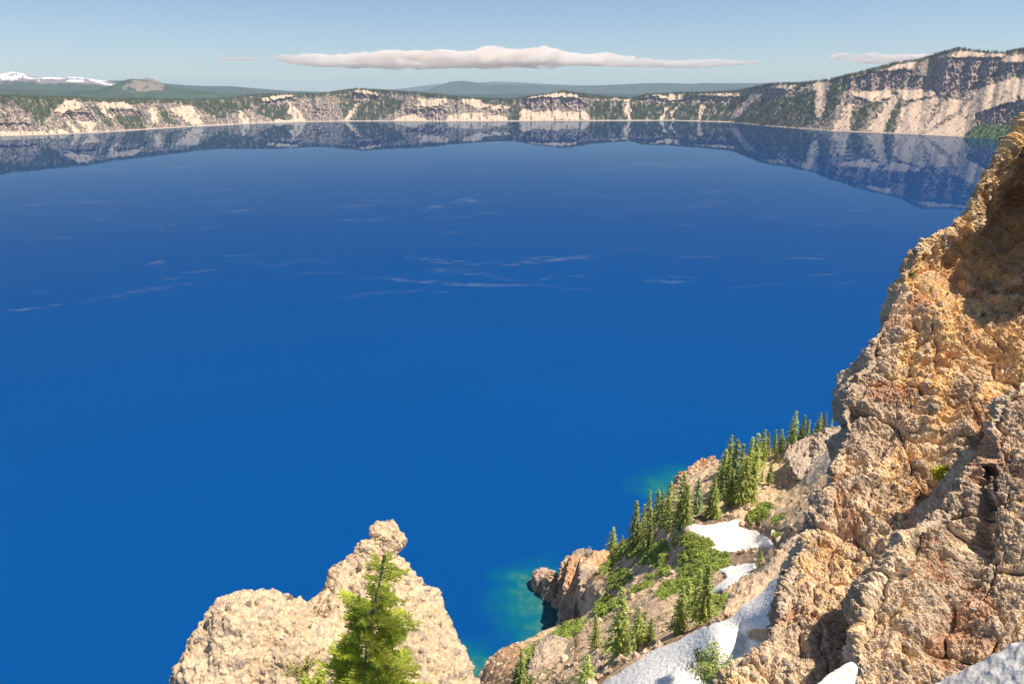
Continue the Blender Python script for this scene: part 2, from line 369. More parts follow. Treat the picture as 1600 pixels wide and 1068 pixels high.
# ================================================================== HILLS BEYOND THE RIM
def ridge_obj(name, pts, dist, depth, low, colf, label=None, rough=1.0, kind='structure', n=420, seed=0, conc=1.0):
    """a mountain range: crest through the given skyline points, flanks falling to the plain on both sides"""
    xs = np.array([p[0] for p in pts], float); yy = np.array([p[1] for p in pts], float)
    px = np.linspace(xs[0], xs[-1], n); py = np.interp(px, xs, yy)
    d = dirs(px, py); hz = np.hypot(d[:, 0], d[:, 1]); 
    crest = CAM + d / hz[:, None] * dist
    m = 60; s = np.linspace(-1, 1, m)
    rad = np.stack([d[:, 0] / hz, d[:, 1] / hz, 0 * hz], -1)
    P = crest[:, None] + rad[:, None] * (s * depth)[None, :, None]
    prof = 1 - np.abs(s) ** conc
    q = P / (depth * .55) + seed * 3.7
    nz = ridged(q * [1, 1, 0] + [0, 0, seed], 5, .55)
    hgt = (crest[:, 2] - low)[:, None]
    P[..., 2] = low + hgt * prof + rough * hgt * .13 * (nz - .6) * np.minimum(1, 3.5 * np.abs(s)) * (prof > 0)
    px2, py2, _ = project(P)
    C = colf(P, px2, py2, nz, prof)
    o = mesh_obj(name, P, grid_faces(n, m), M_DIST, np.clip(C, .01, .9))
    tag(o, kind=kind); 
    return o
G1 = np.array([.040, .060, .035])
def c_forest(P, px, py, nz, prof): return G1 * (1 + .35 * fbm(P / 700, 3))[..., None]
def c_cone(P, px, py, nz, prof):
    m = inpoly(px + 6 * fbm(P / 300, 3), py + 2 * fbm(P / 300 + 9, 3), [(190,140),(205,127),(215,124),(232,121),(250,127),(262,134),(258,139),(230,143),(205,143)])
    m = m & (perlin(P / 110) > -.22)
    return np.where(m[..., None], np.array([.23, .185, .145]), G1 * (1 + .3 * nz)[..., None])
def c_snow(P, px, py, nz, prof):
    q = fbm(P / [900, 900, 300], 4)
    rock = np.array([.20, .15, .15]) * (1 + .2 * nz)[..., None]
    edge = 126 + 3.5 * q + (px > 60) * (px - 60) * .035
    c = np.where((py < edge + 3)[..., None], rock, G1 * 1.2)
    sn = (py < edge + 1) & (fbm(P / [420, 420, 260] + 5, 4) > -.04 + .0022 * np.abs(px - 20) - .25 * (np.abs(px - 140) < 25))
    return np.where(sn[..., None], np.array([.8, .8, .82]), c)
ridge_obj('snowy_mountain_range', [(-200,150),(-120,128),(-60,118),(-20,116),(0,114),(18,111.5),(34,114),(50,119.5),(75,120),(100,121),(113,119),(130,121),(165,126),(190,133),(230,146)], 20000, 3500, 120, c_snow, rough=1.5, seed=2, conc=.9)
ridge_obj('long_wooded_ridge', [(120,128),(160,126),(200,125.5),(240,129),(290,133),(330,134.5),(360,134.5),(400,138),(450,142),(560,145)], 24000, 3600, 150, c_forest, seed=3)
ridge_obj('far_left_foothills', [(-200,132),(-100,136),(0,139),(60,140),(130,141),(200,141),(300,143),(380,149)], 15500, 2900, 60, c_forest, seed=4, rough=1.6)
ridge_obj('volcanic_cone_hill', [(60,150),(120,146),(150,141),(170,135),(190,127),(202,123.3),(215,123.5),(232,121.8),(243,125),(256,131),(275,136),(300,140),(340,144),(380,148),(420,152)], 12500, 1500, 80, c_cone, seed=5, rough=1.2)
ridge_obj('pale_far_ridge', [(600,141),(640,137),(665,133.5),(690,131),(740,130),(770,127),(810,128.5),(850,131),(900,133),(960,133),(1010,130),(1060,131),(1130,130),(1180,129.5),(1240,130),(1300,134),(1400,140)], 46000, 5500, 200, c_forest, seed=6)
ridge_obj('blue_mountain', [(600,148),(655,144),(672,139),(690,132),(705,127.5),(723,126),(745,128.5),(765,131.5),(800,132),(840,132.5),(900,134.5),(945,133),(1000,130.5),(1040,129.5),(1080,131),(1100,129.5),(1130,130),(1180,130.5),(1240,133),(1300,140)], 31000, 4400, 120, c_forest, seed=7, rough=1.3)
ridge_obj('wooded_middle_ridge', [(560,150),(620,146),(660,144),(720,148),(800,147),(900,146),(1000,147),(1100,145),(1200,141),(1300,146)], 18000, 3200, 40, c_forest, seed=8)

# ================================================================== LAKE WATER
def shal(P):
    """shallow shelves along the near shore, in metres"""
    def blob(px, py, rx, ry, ang=0):
        c = on_z(np.array(px, float), np.array(py, float)); d = P[..., :2] - c[:2]
        ca, sa = math.cos(ang), math.sin(ang); u = d[..., 0] * ca + d[..., 1] * sa; v = -d[..., 0] * sa + d[..., 1] * ca
        return np.exp(-(u / rx) ** 2 - (v / ry) ** 2)
    P = P + 7 * np.stack([fbm(P / 22 + 3, 3), fbm(P / 22 + 8, 3), 0 * P[..., 0]], -1); nz = fbm(P / 9, 4)
    s = np.maximum.reduce([blob(858, 950, 17, 24), blob(818, 912, 15, 15) * .95, blob(845, 905, 18, 16), blob(850, 975, 16, 22) * .9, blob(825, 945, 20, 26) * .7,
        blob(738, 1052, 17, 17, .4), blob(720, 1030, 15, 12) * .7, blob(1040, 764, 20, 24, .5) * .8, blob(1015, 762, 18, 14, .3) * .5, blob(1060, 744, 20, 16, .6) * .6])
    return np.clip(s * (1 + .35 * nz), 0, 1)
wa = np.radians(np.concatenate([np.linspace(-180, -60, 40)[:-1], np.linspace(-60, 60, 700), np.linspace(60, 180, 40)[1:]]))
wr = np.concatenate([np.linspace(20, 200, 12)[:-1], np.linspace(200, 520, 210)[:-1], np.geomspace(520, 5200, 60)])
def water_grid():
    A, Rr = np.meshgrid(wa, wr, indexing='ij')
    P = np.stack([np.sin(A) * Rr, np.cos(A) * Rr, A * 0], -1)
    # last ring hugs the far shore, a little under the wall
    lim = np.interp(wa, _az, R2[:, 0] + 60, left=5200, right=5200)
    Pl = np.stack([np.sin(wa) * lim, np.cos(wa) * lim, wa * 0], -1)
    mid = (P[:, -1] * .5 + Pl * .5)
    P = np.concatenate([P[:, :-1], Pl[:, None]], 1) if False else np.concatenate([P * 1.0, ], 1)
    s = np.clip(Rr / 5200, 0, 1)
    # stretch outermost rings to the shore limit
    k = sstep(.15, 1, s)[..., None] * (Pl[:, None] / 5200 * 1.0 - P / np.maximum(Rr, 1)[..., None])
    P = P + k * Rr[..., None]
    sh = shal(P); o = np.stack([sh, sh, sh], -1)
    return P, o
WP, WC = water_grid()
def water_mat():
    m, n, b = new_mat('lake_water'); L = n.links.new
    at_ = n.nodes.new('ShaderNodeAttribute'); at_.attribute_name = 'col'
    geo = n.nodes.new('ShaderNodeNewGeometry')
    nz = n.nodes.new('ShaderNodeTexNoise'); nz.inputs['Scale'].default_value = 0.0012; nz.inputs['Detail'].default_value = 3
    L(geo.outputs['Position'], nz.inputs['Vector'])
    deep = n.nodes.new('ShaderNodeMixRGB'); deep.inputs[1].default_value = (0.0006, 0.050, 0.190, 1); deep.inputs[2].default_value = (0.0008, 0.059, 0.215, 1)
    L(nz.outputs[0], deep.inputs[0])
    fn = n.nodes.new('ShaderNodeTexNoise'); fn.inputs['Scale'].default_value = 0.22; fn.inputs['Detail'].default_value = 7; L(geo.outputs['Position'], fn.inputs['Vector'])
    bed = n.nodes.new('ShaderNodeValToRGB'); e = bed.color_ramp.elements
    e[0].position = .40; e[0].color = (0.01, .11, .12, 1); e[1].position = .62; e[1].color = (.06, .17, .13, 1); L(fn.outputs[0], bed.inputs[0])
    r1 = n.nodes.new('ShaderNodeMapRange'); r1.inputs[1].default_value = 0.08; r1.inputs[2].default_value = .65; L(at_.outputs['Fac'], r1.inputs[0])
    r2 = n.nodes.new('ShaderNodeMapRange'); r2.inputs[1].default_value = 0.5; r2.inputs[2].default_value = 1.05; L(at_.outputs['Fac'], r2.inputs[0])
    m1 = n.nodes.new('ShaderNodeMixRGB'); L(r1.outputs[0], m1.inputs[0]); L(deep.outputs[0], m1.inputs[1]); m1.inputs[2].default_value = (0.003, .115, .15, 1)
    m2 = n.nodes.new('ShaderNodeMixRGB'); L(r2.outputs[0], m2.inputs[0]); L(m1.outputs[0], m2.inputs[1]); L(bed.outputs[0], m2.inputs[2])
    f0 = n.nodes.new('ShaderNodeFresnel'); f0.inputs['IOR'].default_value = 1.333
    om = n.nodes.new('ShaderNodeMath'); om.operation = 'SUBTRACT'; om.inputs[0].default_value = 1.10; L(f0.outputs[0], om.inputs[1])
    sc_ = n.nodes.new('ShaderNodeVectorMath'); sc_.operation = 'SCALE'; L(m2.outputs[0], sc_.inputs[0]); L(om.outputs[0], sc_.inputs['Scale'])
    di = n.nodes.new('ShaderNodeBsdfDiffuse'); L(sc_.outputs[0], di.inputs[0])
    gl = n.nodes.new('ShaderNodeBsdfGlossy'); gl.inputs['Roughness'].default_value = 0.012; gl.inputs['Color'].default_value = (.66, .82, .98, 1)
    fr = n.nodes.new('ShaderNodeFresnel'); fr.inputs['IOR'].default_value = 1.333
    wv = n.nodes.new('ShaderNodeTexNoise'); wv.inputs['Scale'].default_value = 0.5; wv.inputs['Detail'].default_value = 4; L(geo.outputs['Position'], wv.inputs['Vector'])
    bu = n.nodes.new('ShaderNodeBump'); bu.inputs['Strength'].default_value = .05; bu.inputs['Distance'].default_value = .02; L(wv.outputs[0], bu.inputs['Height'])
    L(bu.outputs[0], gl.inputs['Normal'])
    pw = n.nodes.new('ShaderNodeMath'); pw.operation = 'POWER'; pw.inputs[1].default_value = 1.9; L(fr.outputs[0], pw.inputs[0])
    fm = n.nodes.new('ShaderNodeMath'); fm.operation = 'MULTIPLY'; fm.inputs[1].default_value = .84; L(pw.outputs[0], fm.inputs[0])
    ms = n.nodes.new('ShaderNodeMixShader'); L(fm.outputs[0], ms.inputs[0]); L(di.outputs[0], ms.inputs[1]); L(gl.outputs[0], ms.inputs[2])
    L(ms.outputs[0], n.nodes['Material Output'].inputs[0]); n.nodes.remove(b)
    return m
M_WATER = water_mat()
tag(mesh_obj('lake_water', WP, grid_faces(*WP.shape[:2]), M_WATER, WC), kind='structure')

# pollen film: thin pale streaks drifting on the water
def film():
    m, n, b = new_mat('pollen_film'); L = n.links.new
    geo = n.nodes.new('ShaderNodeNewGeometry'); at_ = n.nodes.new('ShaderNodeAttribute'); at_.attribute_name = 'col'
    mp = n.nodes.new('ShaderNodeMapping'); mp.inputs['Scale'].default_value = (.03, .06, 1); L(geo.outputs['Position'], mp.inputs[0])
    nz = n.nodes.new('ShaderNodeTexNoise'); nz.inputs['Scale'].default_value = 1; nz.inputs['Detail'].default_value = 7; nz.inputs['Roughness'].default_value = .7; L(mp.outputs[0], nz.inputs['Vector'])
    mr = n.nodes.new('ShaderNodeMapRange'); mr.inputs[1].default_value = .45; mr.inputs[2].default_value = .72; L(nz.outputs[0], mr.inputs[0])
    mu = n.nodes.new('ShaderNodeMath'); mu.operation = 'MULTIPLY'; L(mr.outputs[0], mu.inputs[0]); L(at_.outputs['Fac'], mu.inputs[1])
    b.inputs['Base Color'].default_value = (.46, .46, .47, 1); b.inputs['Roughness'].default_value = 1
    tr = n.nodes.new('ShaderNodeBsdfTransparent'); ms = n.nodes.new('ShaderNodeMixShader')
    L(mu.outputs[0], ms.inputs[0]); L(tr.outputs[0], ms.inputs[1]); L(b.outputs[0], ms.inputs[2]); L(ms.outputs[0], n.nodes['Material Output'].inputs[0])
    S = [([(-40,492),(0,487),(60,481),(105,474)],2.4,1.),([(100,476),(180,462),(260,447),(330,440)],5,.35),([(20,232),(80,226),(150,222),(230,219)],1.2,.9),
         ([(105,268),(130,264),(160,265),(210,266)],3,.5),([(225,263),(260,262),(300,262),(330,264)],1.3,.8),
         ([(545,330),(552,322),(566,328)],3,.9),([(655,330),(680,323),(698,322)],4,.8),([(700,318),(725,312),(760,316)],5,.8),
         ([(625,402),(660,404),(690,408),(740,412),(790,408)],4,.7),([(770,416),(840,408),(900,402),(935,397)],4,.8),([(800,402),(860,403),(905,404)],3,.7),
         ([(520,436),(580,433),(640,438),(700,442),(760,446),(830,444),(900,449)],4,.7),([(640,428),(700,420),(760,430),(820,440)],6,.35),
         ([(970,258),(1010,256),(1060,260),(1110,262)],4,.55),([(1040,250),(1070,253),(1095,254)],2,.5),([(1050,402),(1085,401),(1130,402)],2.4,.6),
         ([(225,415),(245,410),(262,408)],4,.7),([(80,374),(100,371),(118,372)],4,.5),([(140,344),(160,341),(175,342)],4,.4),
         ([(25,380),(60,370),(110,372)],5,.25),([(370,412),(430,414),(480,404)],5,.3),([(665,360),(700,362),(720,364)],3,.4),([(230,360),(262,359)],3,.4),([(510,470),(560,462),(620,452)],5,.25)]
    rr = random.Random(3); S = [(p, w * 1.5, a * .28) for p, w, a in S]
    for i in range(70):
        x = rr.uniform(0, 1350); y = rr.choice([rr.uniform(300, 350), rr.uniform(390, 460), rr.uniform(240, 500)]); l = rr.uniform(25, 130); sl = rr.uniform(-.12, .06)
        S.append(([(x, y), (x + l * .5, y + l * .5 * sl + rr.uniform(-3, 3)), (x + l, y + l * sl)], rr.uniform(1.5, 5), rr.uniform(.05, .18)))
    VV = []; FF = []; CC = []
    for pts, wd, al in S:
        p = np.array(pts, float); t = np.linspace(0, len(p) - 1, 40)
        x = np.interp(t, range(len(p)), p[:, 0]); y = np.interp(t, range(len(p)), p[:, 1]) + 1.2 * fbm(np.stack([t * 1.7, t * 0 + len(VV), t * 0], -1), 3)
        prof = np.sin(np.pi * np.linspace(0, 1, 40)) ** .6
        rows = []
        for k, s in enumerate((-1, -.4, .4, 1)):
            q = on_z(x, y + s * wd * prof * .7, 0.05); rows.append(q)
            CC.append(np.repeat(((al * prof if abs(s) < 1 else 0 * prof))[:, None], 3, 1))
        VV.append(np.array(rows)); 
    V = np.concatenate([v.reshape(-1, 3) for v in VV]); C = np.concatenate(CC)
    FF = np.concatenate([grid_faces(4, 40, i * 160) for i in range(len(VV))])
    tag(mesh_obj('pollen_film', V, FF, m, C), 'thin pale streaks of pollen drifting on the blue lake', 'pollen', kind='stuff')
film()

# ================================================================== NEAR HILLSIDE
CTRL = [  # photo column, row, distance along the optical axis
 (700,1120,268),(742,1070,275),(775,1020,285),(830,1000,305),(868,980,330),(900,960,330),(905,862,397),(945,865,383),(985,835,345),(1040,775,335),(1120,722,332),(1180,705,318),(1230,690,303),(1300,668,290),(1400,640,270),
 (930,920,300),(950,950,262),(1000,900,258),(1050,850,255),(1070,825,250),(1200,850,212),(1110,862,226),(1160,790,250),(1250,780,230),(1280,740,242),(1300,710,258),(1180,900,170),(1130,925,165),(1090,960,150),
 (990,1010,142),(920,1040,165),(860,1040,200),(810,1068,205),(900,1000,215),(1060,985,132),(1000,960,190),
 (780,1120,200),(860,1110,160),(940,1080,116),(1000,1062,105),(1060,1022,108),(1110,975,112),(1215,910,109),(1170,1000,98),(1100,1068,95),(1250,880,108),(1300,850,112),(1000,1150,93),(1200,1120,84),(1400,1000,88),(1400,800,160),(1130,940,150),(1160,948,112),(1230,860,150),(760,1170,180),(880,1170,125)]
Cx = np.array([[c[0], c[1]] for c in CTRL], float) / 100; Cz = np.log(np.array([c[2] for c in CTRL], float))
def _k(r): return r ** 3 * 0 + r * r * np.log(r + 1e-9)
def rbf_fit(X, y, lam=2e-3):
    n = len(X); K = _k(np.linalg.norm(X[:, None] - X[None], axis=-1)) + lam * np.eye(n)
    A = np.zeros((n + 3, n + 3)); A[:n, :n] = K; A[:n, n] = 1; A[:n, n + 1:] = X; A[n, :n] = 1; A[n + 1:, :n] = X.T
    return np.linalg.solve(A, np.concatenate([y, np.zeros(3)]))
_w = rbf_fit(Cx, Cz)
def hill_depth(px, py):
    X = np.stack([px, py], -1).reshape(-1, 2) / 100; r = np.zeros(len(X)); n = len(Cx)
    for i in range(n): r += _w[i] * _k(np.hypot(X[:, 0] - Cx[i, 0], X[:, 1] - Cx[i, 1]))
    r += _w[n] + X @ _w[n + 1:]
    return np.exp(r).reshape(px.shape)
EDGE = [(690,1135),(715,1100),(735,1075),(752,1045),(763,1028),(780,1015),(800,1006),(820,1000),(835,993),(850,985),(868,978),(885,972),(897,950),(902,900),(907,866),(945,862),(960,852),(985,838),(1010,805),(1040,778),(1065,750),(1120,724),(1180,706),(1230,690),(1262,682),(1300,668),(1440,630)]
ex, ey = zip(*EDGE)
HX = np.linspace(692, 1480, 600); HE = np.interp(HX, ex, ey); HE = HE + 1.2 * perlin(np.stack([HX / 6, HX * 0, HX * 0], -1))
NH = 300; tv = np.linspace(0, 1, NH)
hpx = np.repeat(HX[:, None], NH, 1); hpy = HE[:, None] + (1150 - HE)[:, None] * tv[None] ** 1.1
hz = hill_depth(hpx, hpy); HP = at(hpx, hpy, hz)
j3 = np.stack([hpx, hpy, hpx * 0], -1); kx = hpx + 4 * fbm(j3 / 22, 3) + 2 * perlin(j3 / 5); ky = hpy + 3 * fbm(j3 / 22 + 30, 3) + 1.2 * perlin(j3 / 4 + 8)
def km(polys):
    m = np.zeros(hpx.shape, bool)
    for p in polys: m |= inpoly(kx, ky, p)
    return m.astype(float)
SNOWS = [
 ('snow_patch', 'upper white snow patch in the hollow right of the tree clump', [(1066,822),(1080,820),(1110,820),(1135,816),(1150,810),(1156,812),(1150,822),(1170,828),(1185,830),(1208,846),(1205,852),(1170,858),(1120,864),(1106,862),(1115,852),(1110,842),(1090,836),(1076,834)]),
 ('snow_patch', 'lower small snow tongue between green shrubs and the rocky rib', [(1118,892),(1150,884),(1184,878),(1178,890),(1158,904),(1140,918),(1112,930),(1110,924),(1128,910),(1138,903),(1132,896)]),
]
GREEN = [[(1060,840),(1075,835),(1100,842),(1115,855),(1110,862),(1070,858)], [(1062,870),(1075,860),(1100,856),(1130,868),(1140,875),(1135,885),(1110,895),(1105,915),(1115,925),(1085,925),(1060,925),(1035,938),(1020,936),(1035,918),(1058,905)],
 [(950,905),(960,895),(980,890),(985,905),(970,920),(955,918)], [(932,960),(932,940),(950,930),(968,935),(955,955),(945,962)], [(985,920),(1015,905),(1020,912),(990,930)], [(820,1020),(850,1005),(875,990),(900,975),(925,965),(905,985),(870,1010),(835,1040),(825,1040)],
 [(1000,870),(1030,860),(1045,872),(1030,885),(1005,888)], [(1170,810),(1195,785),(1207,790),(1200,810),(1185,822),(1172,820)], [(1205,815),(1220,802),(1225,808),(1212,820)], [(1212,832),(1220,824),(1222,832),(1216,838)],
 [(960,860),(1000,845),(1040,850),(1050,862),(1000,868),(965,875)], [(1010,900),(1040,885),(1050,892),(1020,905)], [(1105,955),(1140,925),(1145,935),(1120,960)], [(940,880),(955,870),(952,895),(942,900)], [(1070,920),(1110,915),(1125,935),(1100,965),(1075,950)]]
snowm = km([s[2] for s in SNOWS]); green = km(GREEN) * (1 - snowm)
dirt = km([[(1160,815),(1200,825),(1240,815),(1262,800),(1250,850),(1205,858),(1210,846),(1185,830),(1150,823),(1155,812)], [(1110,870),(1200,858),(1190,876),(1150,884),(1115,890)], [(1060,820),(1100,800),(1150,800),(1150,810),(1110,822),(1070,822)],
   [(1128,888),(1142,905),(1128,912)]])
orange = km([[(740,1075),(765,1025),(800,1005),(815,1015),(800,1068),(800,1150),(700,1150)], [(905,862),(945,862),(960,880),(945,905),(915,910)], [(985,1040),(1060,985),(1110,965),(1105,980),(1000,1030),(930,1068),(890,1110),(920,1050)]])
grey = km([[(1225,690),(1300,668),(1330,690),(1300,730),(1262,760),(1235,745)]])
nr = gnormals(HP)
edgefade = sstep(0, .03, tv)[None]
disp = (1.6 * fbm(HP / 18, 4) + .55 * fbm(HP / 3.5 + 5, 4) + .35 * green * ridged(HP / 2.2, 2)) * (hz / 200)
field = blur(blur(inpoly(hpx, hpy, [(900,1140),(975,1050),(1020,1020),(1062,1004),(1110,978),(1215,905),(1300,860),(1300,960),(1220,1010),(1160,1070),(1140,1140)]).astype(float), 4, 0), 4, 1)
disp = disp * (1 - .85 * snowm) * (1 - .9 * field)
HP = HP + np.array([0, 0, 1.0]) * (disp * (.35 + .65 * edgefade))[..., None]
def hillcol():
    n1 = fbm(HP / 9, 4); n2 = fbm(HP / 2.2 + 3, 3)
    c = np.array([.76, .51, .29]) * np.ones(hpx.shape + (1,))
    w = sstep(-.3, .4, n1)[..., None]; c = c * w + np.array([.68, .47, .28]) * (1 - w)
    pt = (sstep(.15, .45, fbm(HP / 1.1 + 60, 4)) * .6)[..., None]; c = c * (1 - pt) + np.array([.30, .25, .12]) * pt
    pt = (sstep(.2, .5, fbm(HP / 1.4 + 80, 3)) * .6)[..., None]; c = c * (1 - pt) + np.array([.62, .47, .33]) * pt
    w = (.5 * sstep(.05, .5, fbm(HP / 30 + 11, 3)))[..., None]; c = c * (1 - w) + np.array([.52, .34, .21]) * w
    og = ((hpx < 1160) & (hpy > 850))
    w = (sstep(.12, .5, fbm(HP / 6 + 21, 4)) * .55 * og)[..., None]; c = c * (1 - w) + np.array([.17, .18, .07]) * w
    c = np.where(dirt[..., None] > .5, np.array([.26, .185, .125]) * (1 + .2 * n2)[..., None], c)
    c = np.where(orange[..., None] > .5, np.array([.50, .29, .15]) * (1 + .25 * n2)[..., None], c)
    c = np.where(grey[..., None] > .5, np.array([.33, .27, .22]) * (1 + .3 * n2)[..., None], c)
    c = np.where(green[..., None] > .5, np.array([.20, .25, .07]) * (1 + .3 * n2)[..., None], c)
    c = c * (1 + .10 * n2)[..., None]
    return np.clip(c, .01, .9)
HC = hillcol()
# far side of the crest, dropping below the water
rad = HP[:, :1] - CAM; rad[..., 2] = 0; rad /= np.linalg.norm(rad, axis=-1)[..., None]
sk = []
for a, d in [(90, 330), (70, 190), (45, 95), (26, 48), (12, 20), (4, 4.5)]:
    q = HP[:, :1] + rad * a * .8; q = q - np.array([0, 0, 1.0]) * d; q = q + 2.0 * fbm(q / 20, 3)[..., None] * min(1, a / 12); sk.append(q)
SK = np.concatenate(sk, 1)
HG = np.concatenate([SK, HP], 1); HGC = np.concatenate([np.repeat(HC[:, :1], len(sk), 1) * [1.0, .95, .9], HC], 1)
hill = mesh_obj('hillside', HG, grid_faces(*HG.shape[:2])[:, ::-1], M_HILL, HGC); tag(hill, kind='structure')
def bvh_of(P, step=2):
    Q = P[::step, ::step]; v = [tuple(x) for x in Q.reshape(-1, 3)]
    return BVHTree.FromPolygons(v, [tuple(f) for f in grid_faces(*Q.shape[:2])])
BV = bvh_of(HP)
def hit(px, py, bv=None):
    d = dirs(px, py); d = Vector(d / np.linalg.norm(d)); r = (bv or BV).ray_cast(Vector(CAM), d, 1000)
    return r[0], r[1]

# snow lying on the hillside: a sheet with a rounded lip over the ground
def pnoise2(x, y, s, a): 
    q = np.stack([x / s, y / s, 0 * x], -1); return a * fbm(q, 3)
def snow_sheet(name, label, poly, mat, bv, thick=.5, step=2.0, amp=.12, depthf=None):
    xs = [p[0] for p in poly]; yy = [p[1] for p in poly]
    gx, gy = np.meshgrid(np.arange(min(xs) - 4, max(xs) + 5, step), np.arange(min(yy) - 4, max(yy) + 5, step), indexing='ij')
    qx = gx + pnoise2(gx, gy, 13, 2.5); qy = gy + pnoise2(gx + 90, gy, 13, 2.0)
    ins = inpoly(qx, qy, poly).astype(float); soft = blur(blur(ins, 3, 0), 3, 1)
    P = at(gx, gy, depthf(gx, gy))
    nrm = gnormals(P); nrm = np.where(nrm[..., 2:] < 0, -nrm, nrm)
    lift = (thick * np.sqrt(np.clip(soft * 2 - .55, 0, 1)) + amp * fbm(P / (amp * 9), 3)) * (soft > .28) - .25 * thick
    P = P + nrm * lift[..., None]
    fa = grid_faces(*gx.shape)[:, ::-1]; keep = (soft.ravel()[fa] > .25).all(1)
    used = np.unique(fa[keep]); remap = -np.ones(gx.size, int); remap[used] = np.arange(len(used))
    o = mesh_obj(name, P.reshape(-1, 3)[used], remap[fa[keep]], mat); tag(o, label, 'snow'); return o
def hilldepth_real(gx, gy):
    d = np.zeros(gx.shape)
    for i in np.ndindex(gx.shape):
        h, _ = hit(gx[i], gy[i]); d[i] = hill_depth(np.array([gx[i]]), np.array([gy[i]]))[0] if h is None else project(np.array(h))[2]
    return blur(blur(d, 2, 0), 2, 1)
for nm, lb, pl in SNOWS: snow_sheet(nm, lb, pl, M_SNOW, BV, .7, 1.6, .08, hilldepth_real)
snow_sheet('snowfield', 'large grainy snowfield filling the gully below the near cliff', [(930,1078),(975,1050),(1020,1020),(1062,1004),(1085,990),(1110,978),(1100,990),(1130,966),(1160,942),(1215,905),(1260,880),(1260,960),(1220,1000),(1160,1060),(1140,1110),(900,1130)], M_SNOW, BV, .8, 1.6, .09, hilldepth_real)

# ================================================================== ROCK LUMPS AND OUTCROPS
def ring_lump(rows, seg=160, n=160, depth=.8, disp=None, cap=True):
    """rows: (left column, right column, row, distance) from the top down; each becomes a horizontal ring"""
    rows = catmull(np.array(rows, float), n)
    a = np.linspace(0, 2 * np.pi, seg, endpoint=False)
    P = []
    for l, r, y, z in rows:
        c = at(np.array((l + r) / 2), np.array(y), np.array(z)); hw = (r - l) / 2 * z / F
        P.append(np.stack([c[0] + hw * np.cos(a), c[1] + hw * depth * np.sin(a), c[2] + 0 * a], -1))
    P = np.array(P); c = P[0].mean(0); top = [c + (P[0] - c) * k + np.array([0, 0, 1.]) * (1 - k * k) * .35 * np.linalg.norm(P[0] - c, axis=1).mean() for k in (.02, .25, .5, .75, .9)]
    return np.concatenate([np.array(top), P])
def ell_lump(px, py, zc, rx, ry, rz, n=110, seg=160, tilt=0.0):
    c = at(np.array(float(px)), np.array(float(py)), np.array(float(zc)))
    t = np.linspace(0.001, np.pi - .001, n); a = np.linspace(0, 2 * np.pi, seg, endpoint=False)
    T, A = np.meshgrid(t, a, indexing='ij')
    x = rx * np.sin(T) * np.cos(A); y = ry * np.sin(T) * np.sin(A); z = rz * np.cos(T)
    ct, st = math.cos(tilt), math.sin(tilt)
    return np.stack([c[0] + x * ct + z * st, c[1] + y, c[2] - x * st + z * ct], -1)
def lump_faces(n, seg, off=0):
    i = np.arange(n - 1)[:, None] * seg; j = np.arange(seg)[None]; k = (j + 1) % seg
    return np.stack([i + j, i + seg + j, i + seg + k, i + k], -1).reshape(-1, 4) + off
def lump_normals(P):
    du = np.gradient(P, axis=0); dv = np.roll(P, -1, 1) - np.roll(P, 1, 1)
    n = np.cross(du, dv); n /= np.linalg.norm(n, axis=-1)[..., None] + 1e-12
    c = P.mean((0, 1)); s = np.sign((n * (P - c)).sum(-1)).mean(); return n if s > 0 else -n
def rocks(name, lumps, mat, dispf, colf, label, cat='rock', stones=None, group=None):
    V = []; Fa = []; C = []; off = 0; N = []
    for P in lumps:
        n = lump_normals(P); Q = P + n * dispf(P, n)[..., None]; c = colf(Q, n)
        V.append(Q.reshape(-1, 3)); N.append(n.reshape(-1, 3)); C.append(c.reshape(-1, 3)); Fa.append(lump_faces(P.shape[0], P.shape[1], off)[:, ::-1]); off += P.shape[0] * P.shape[1]
    V = np.concatenate(V); N = np.concatenate(N); C = np.concatenate(C); Fa = np.concatenate(Fa)
    o = mesh_obj(name, V, Fa, mat, np.clip(C, .01, .9)); tag(o, label, cat, group)
    if stones: stones(o, V, N, C)
    return o
# a stone shape to scatter as clasts
def ico():
    t = (1 + 5 ** .5) / 2
    v = np.array([(-1,t,0),(1,t,0),(-1,-t,0),(1,-t,0),(0,-1,t),(0,1,t),(0,-1,-t),(0,1,-t),(t,0,-1),(t,0,1),(-t,0,-1),(-t,0,1)], float)
    f = [(0,11,5),(0,5,1),(0,1,7),(0,7,10),(0,10,11),(1,5,9),(5,11,4),(11,10,2),(10,7,6),(7,1,8),(3,9,4),(3,4,2),(3,2,6),(3,6,8),(3,8,9),(4,9,5),(2,4,11),(6,2,10),(8,6,7),(9,8,1)]
    v = list(v / np.linalg.norm(v[0])); nf = []; cache = {}
    def mid(a, b):
        k = (min(a, b), max(a, b))
        if k not in cache: m = v[a] + v[b]; v.append(m / np.linalg.norm(m)); cache[k] = len(v) - 1
        return cache[k]
    for a, b, c in f:
        x, y, z = mid(a, b), mid(b, c), mid(c, a); nf += [(a, x, z), (b, y, x), (c, z, y), (x, y, z)]
    return np.array(v), np.array(nf)
ICV, ICF = ico()
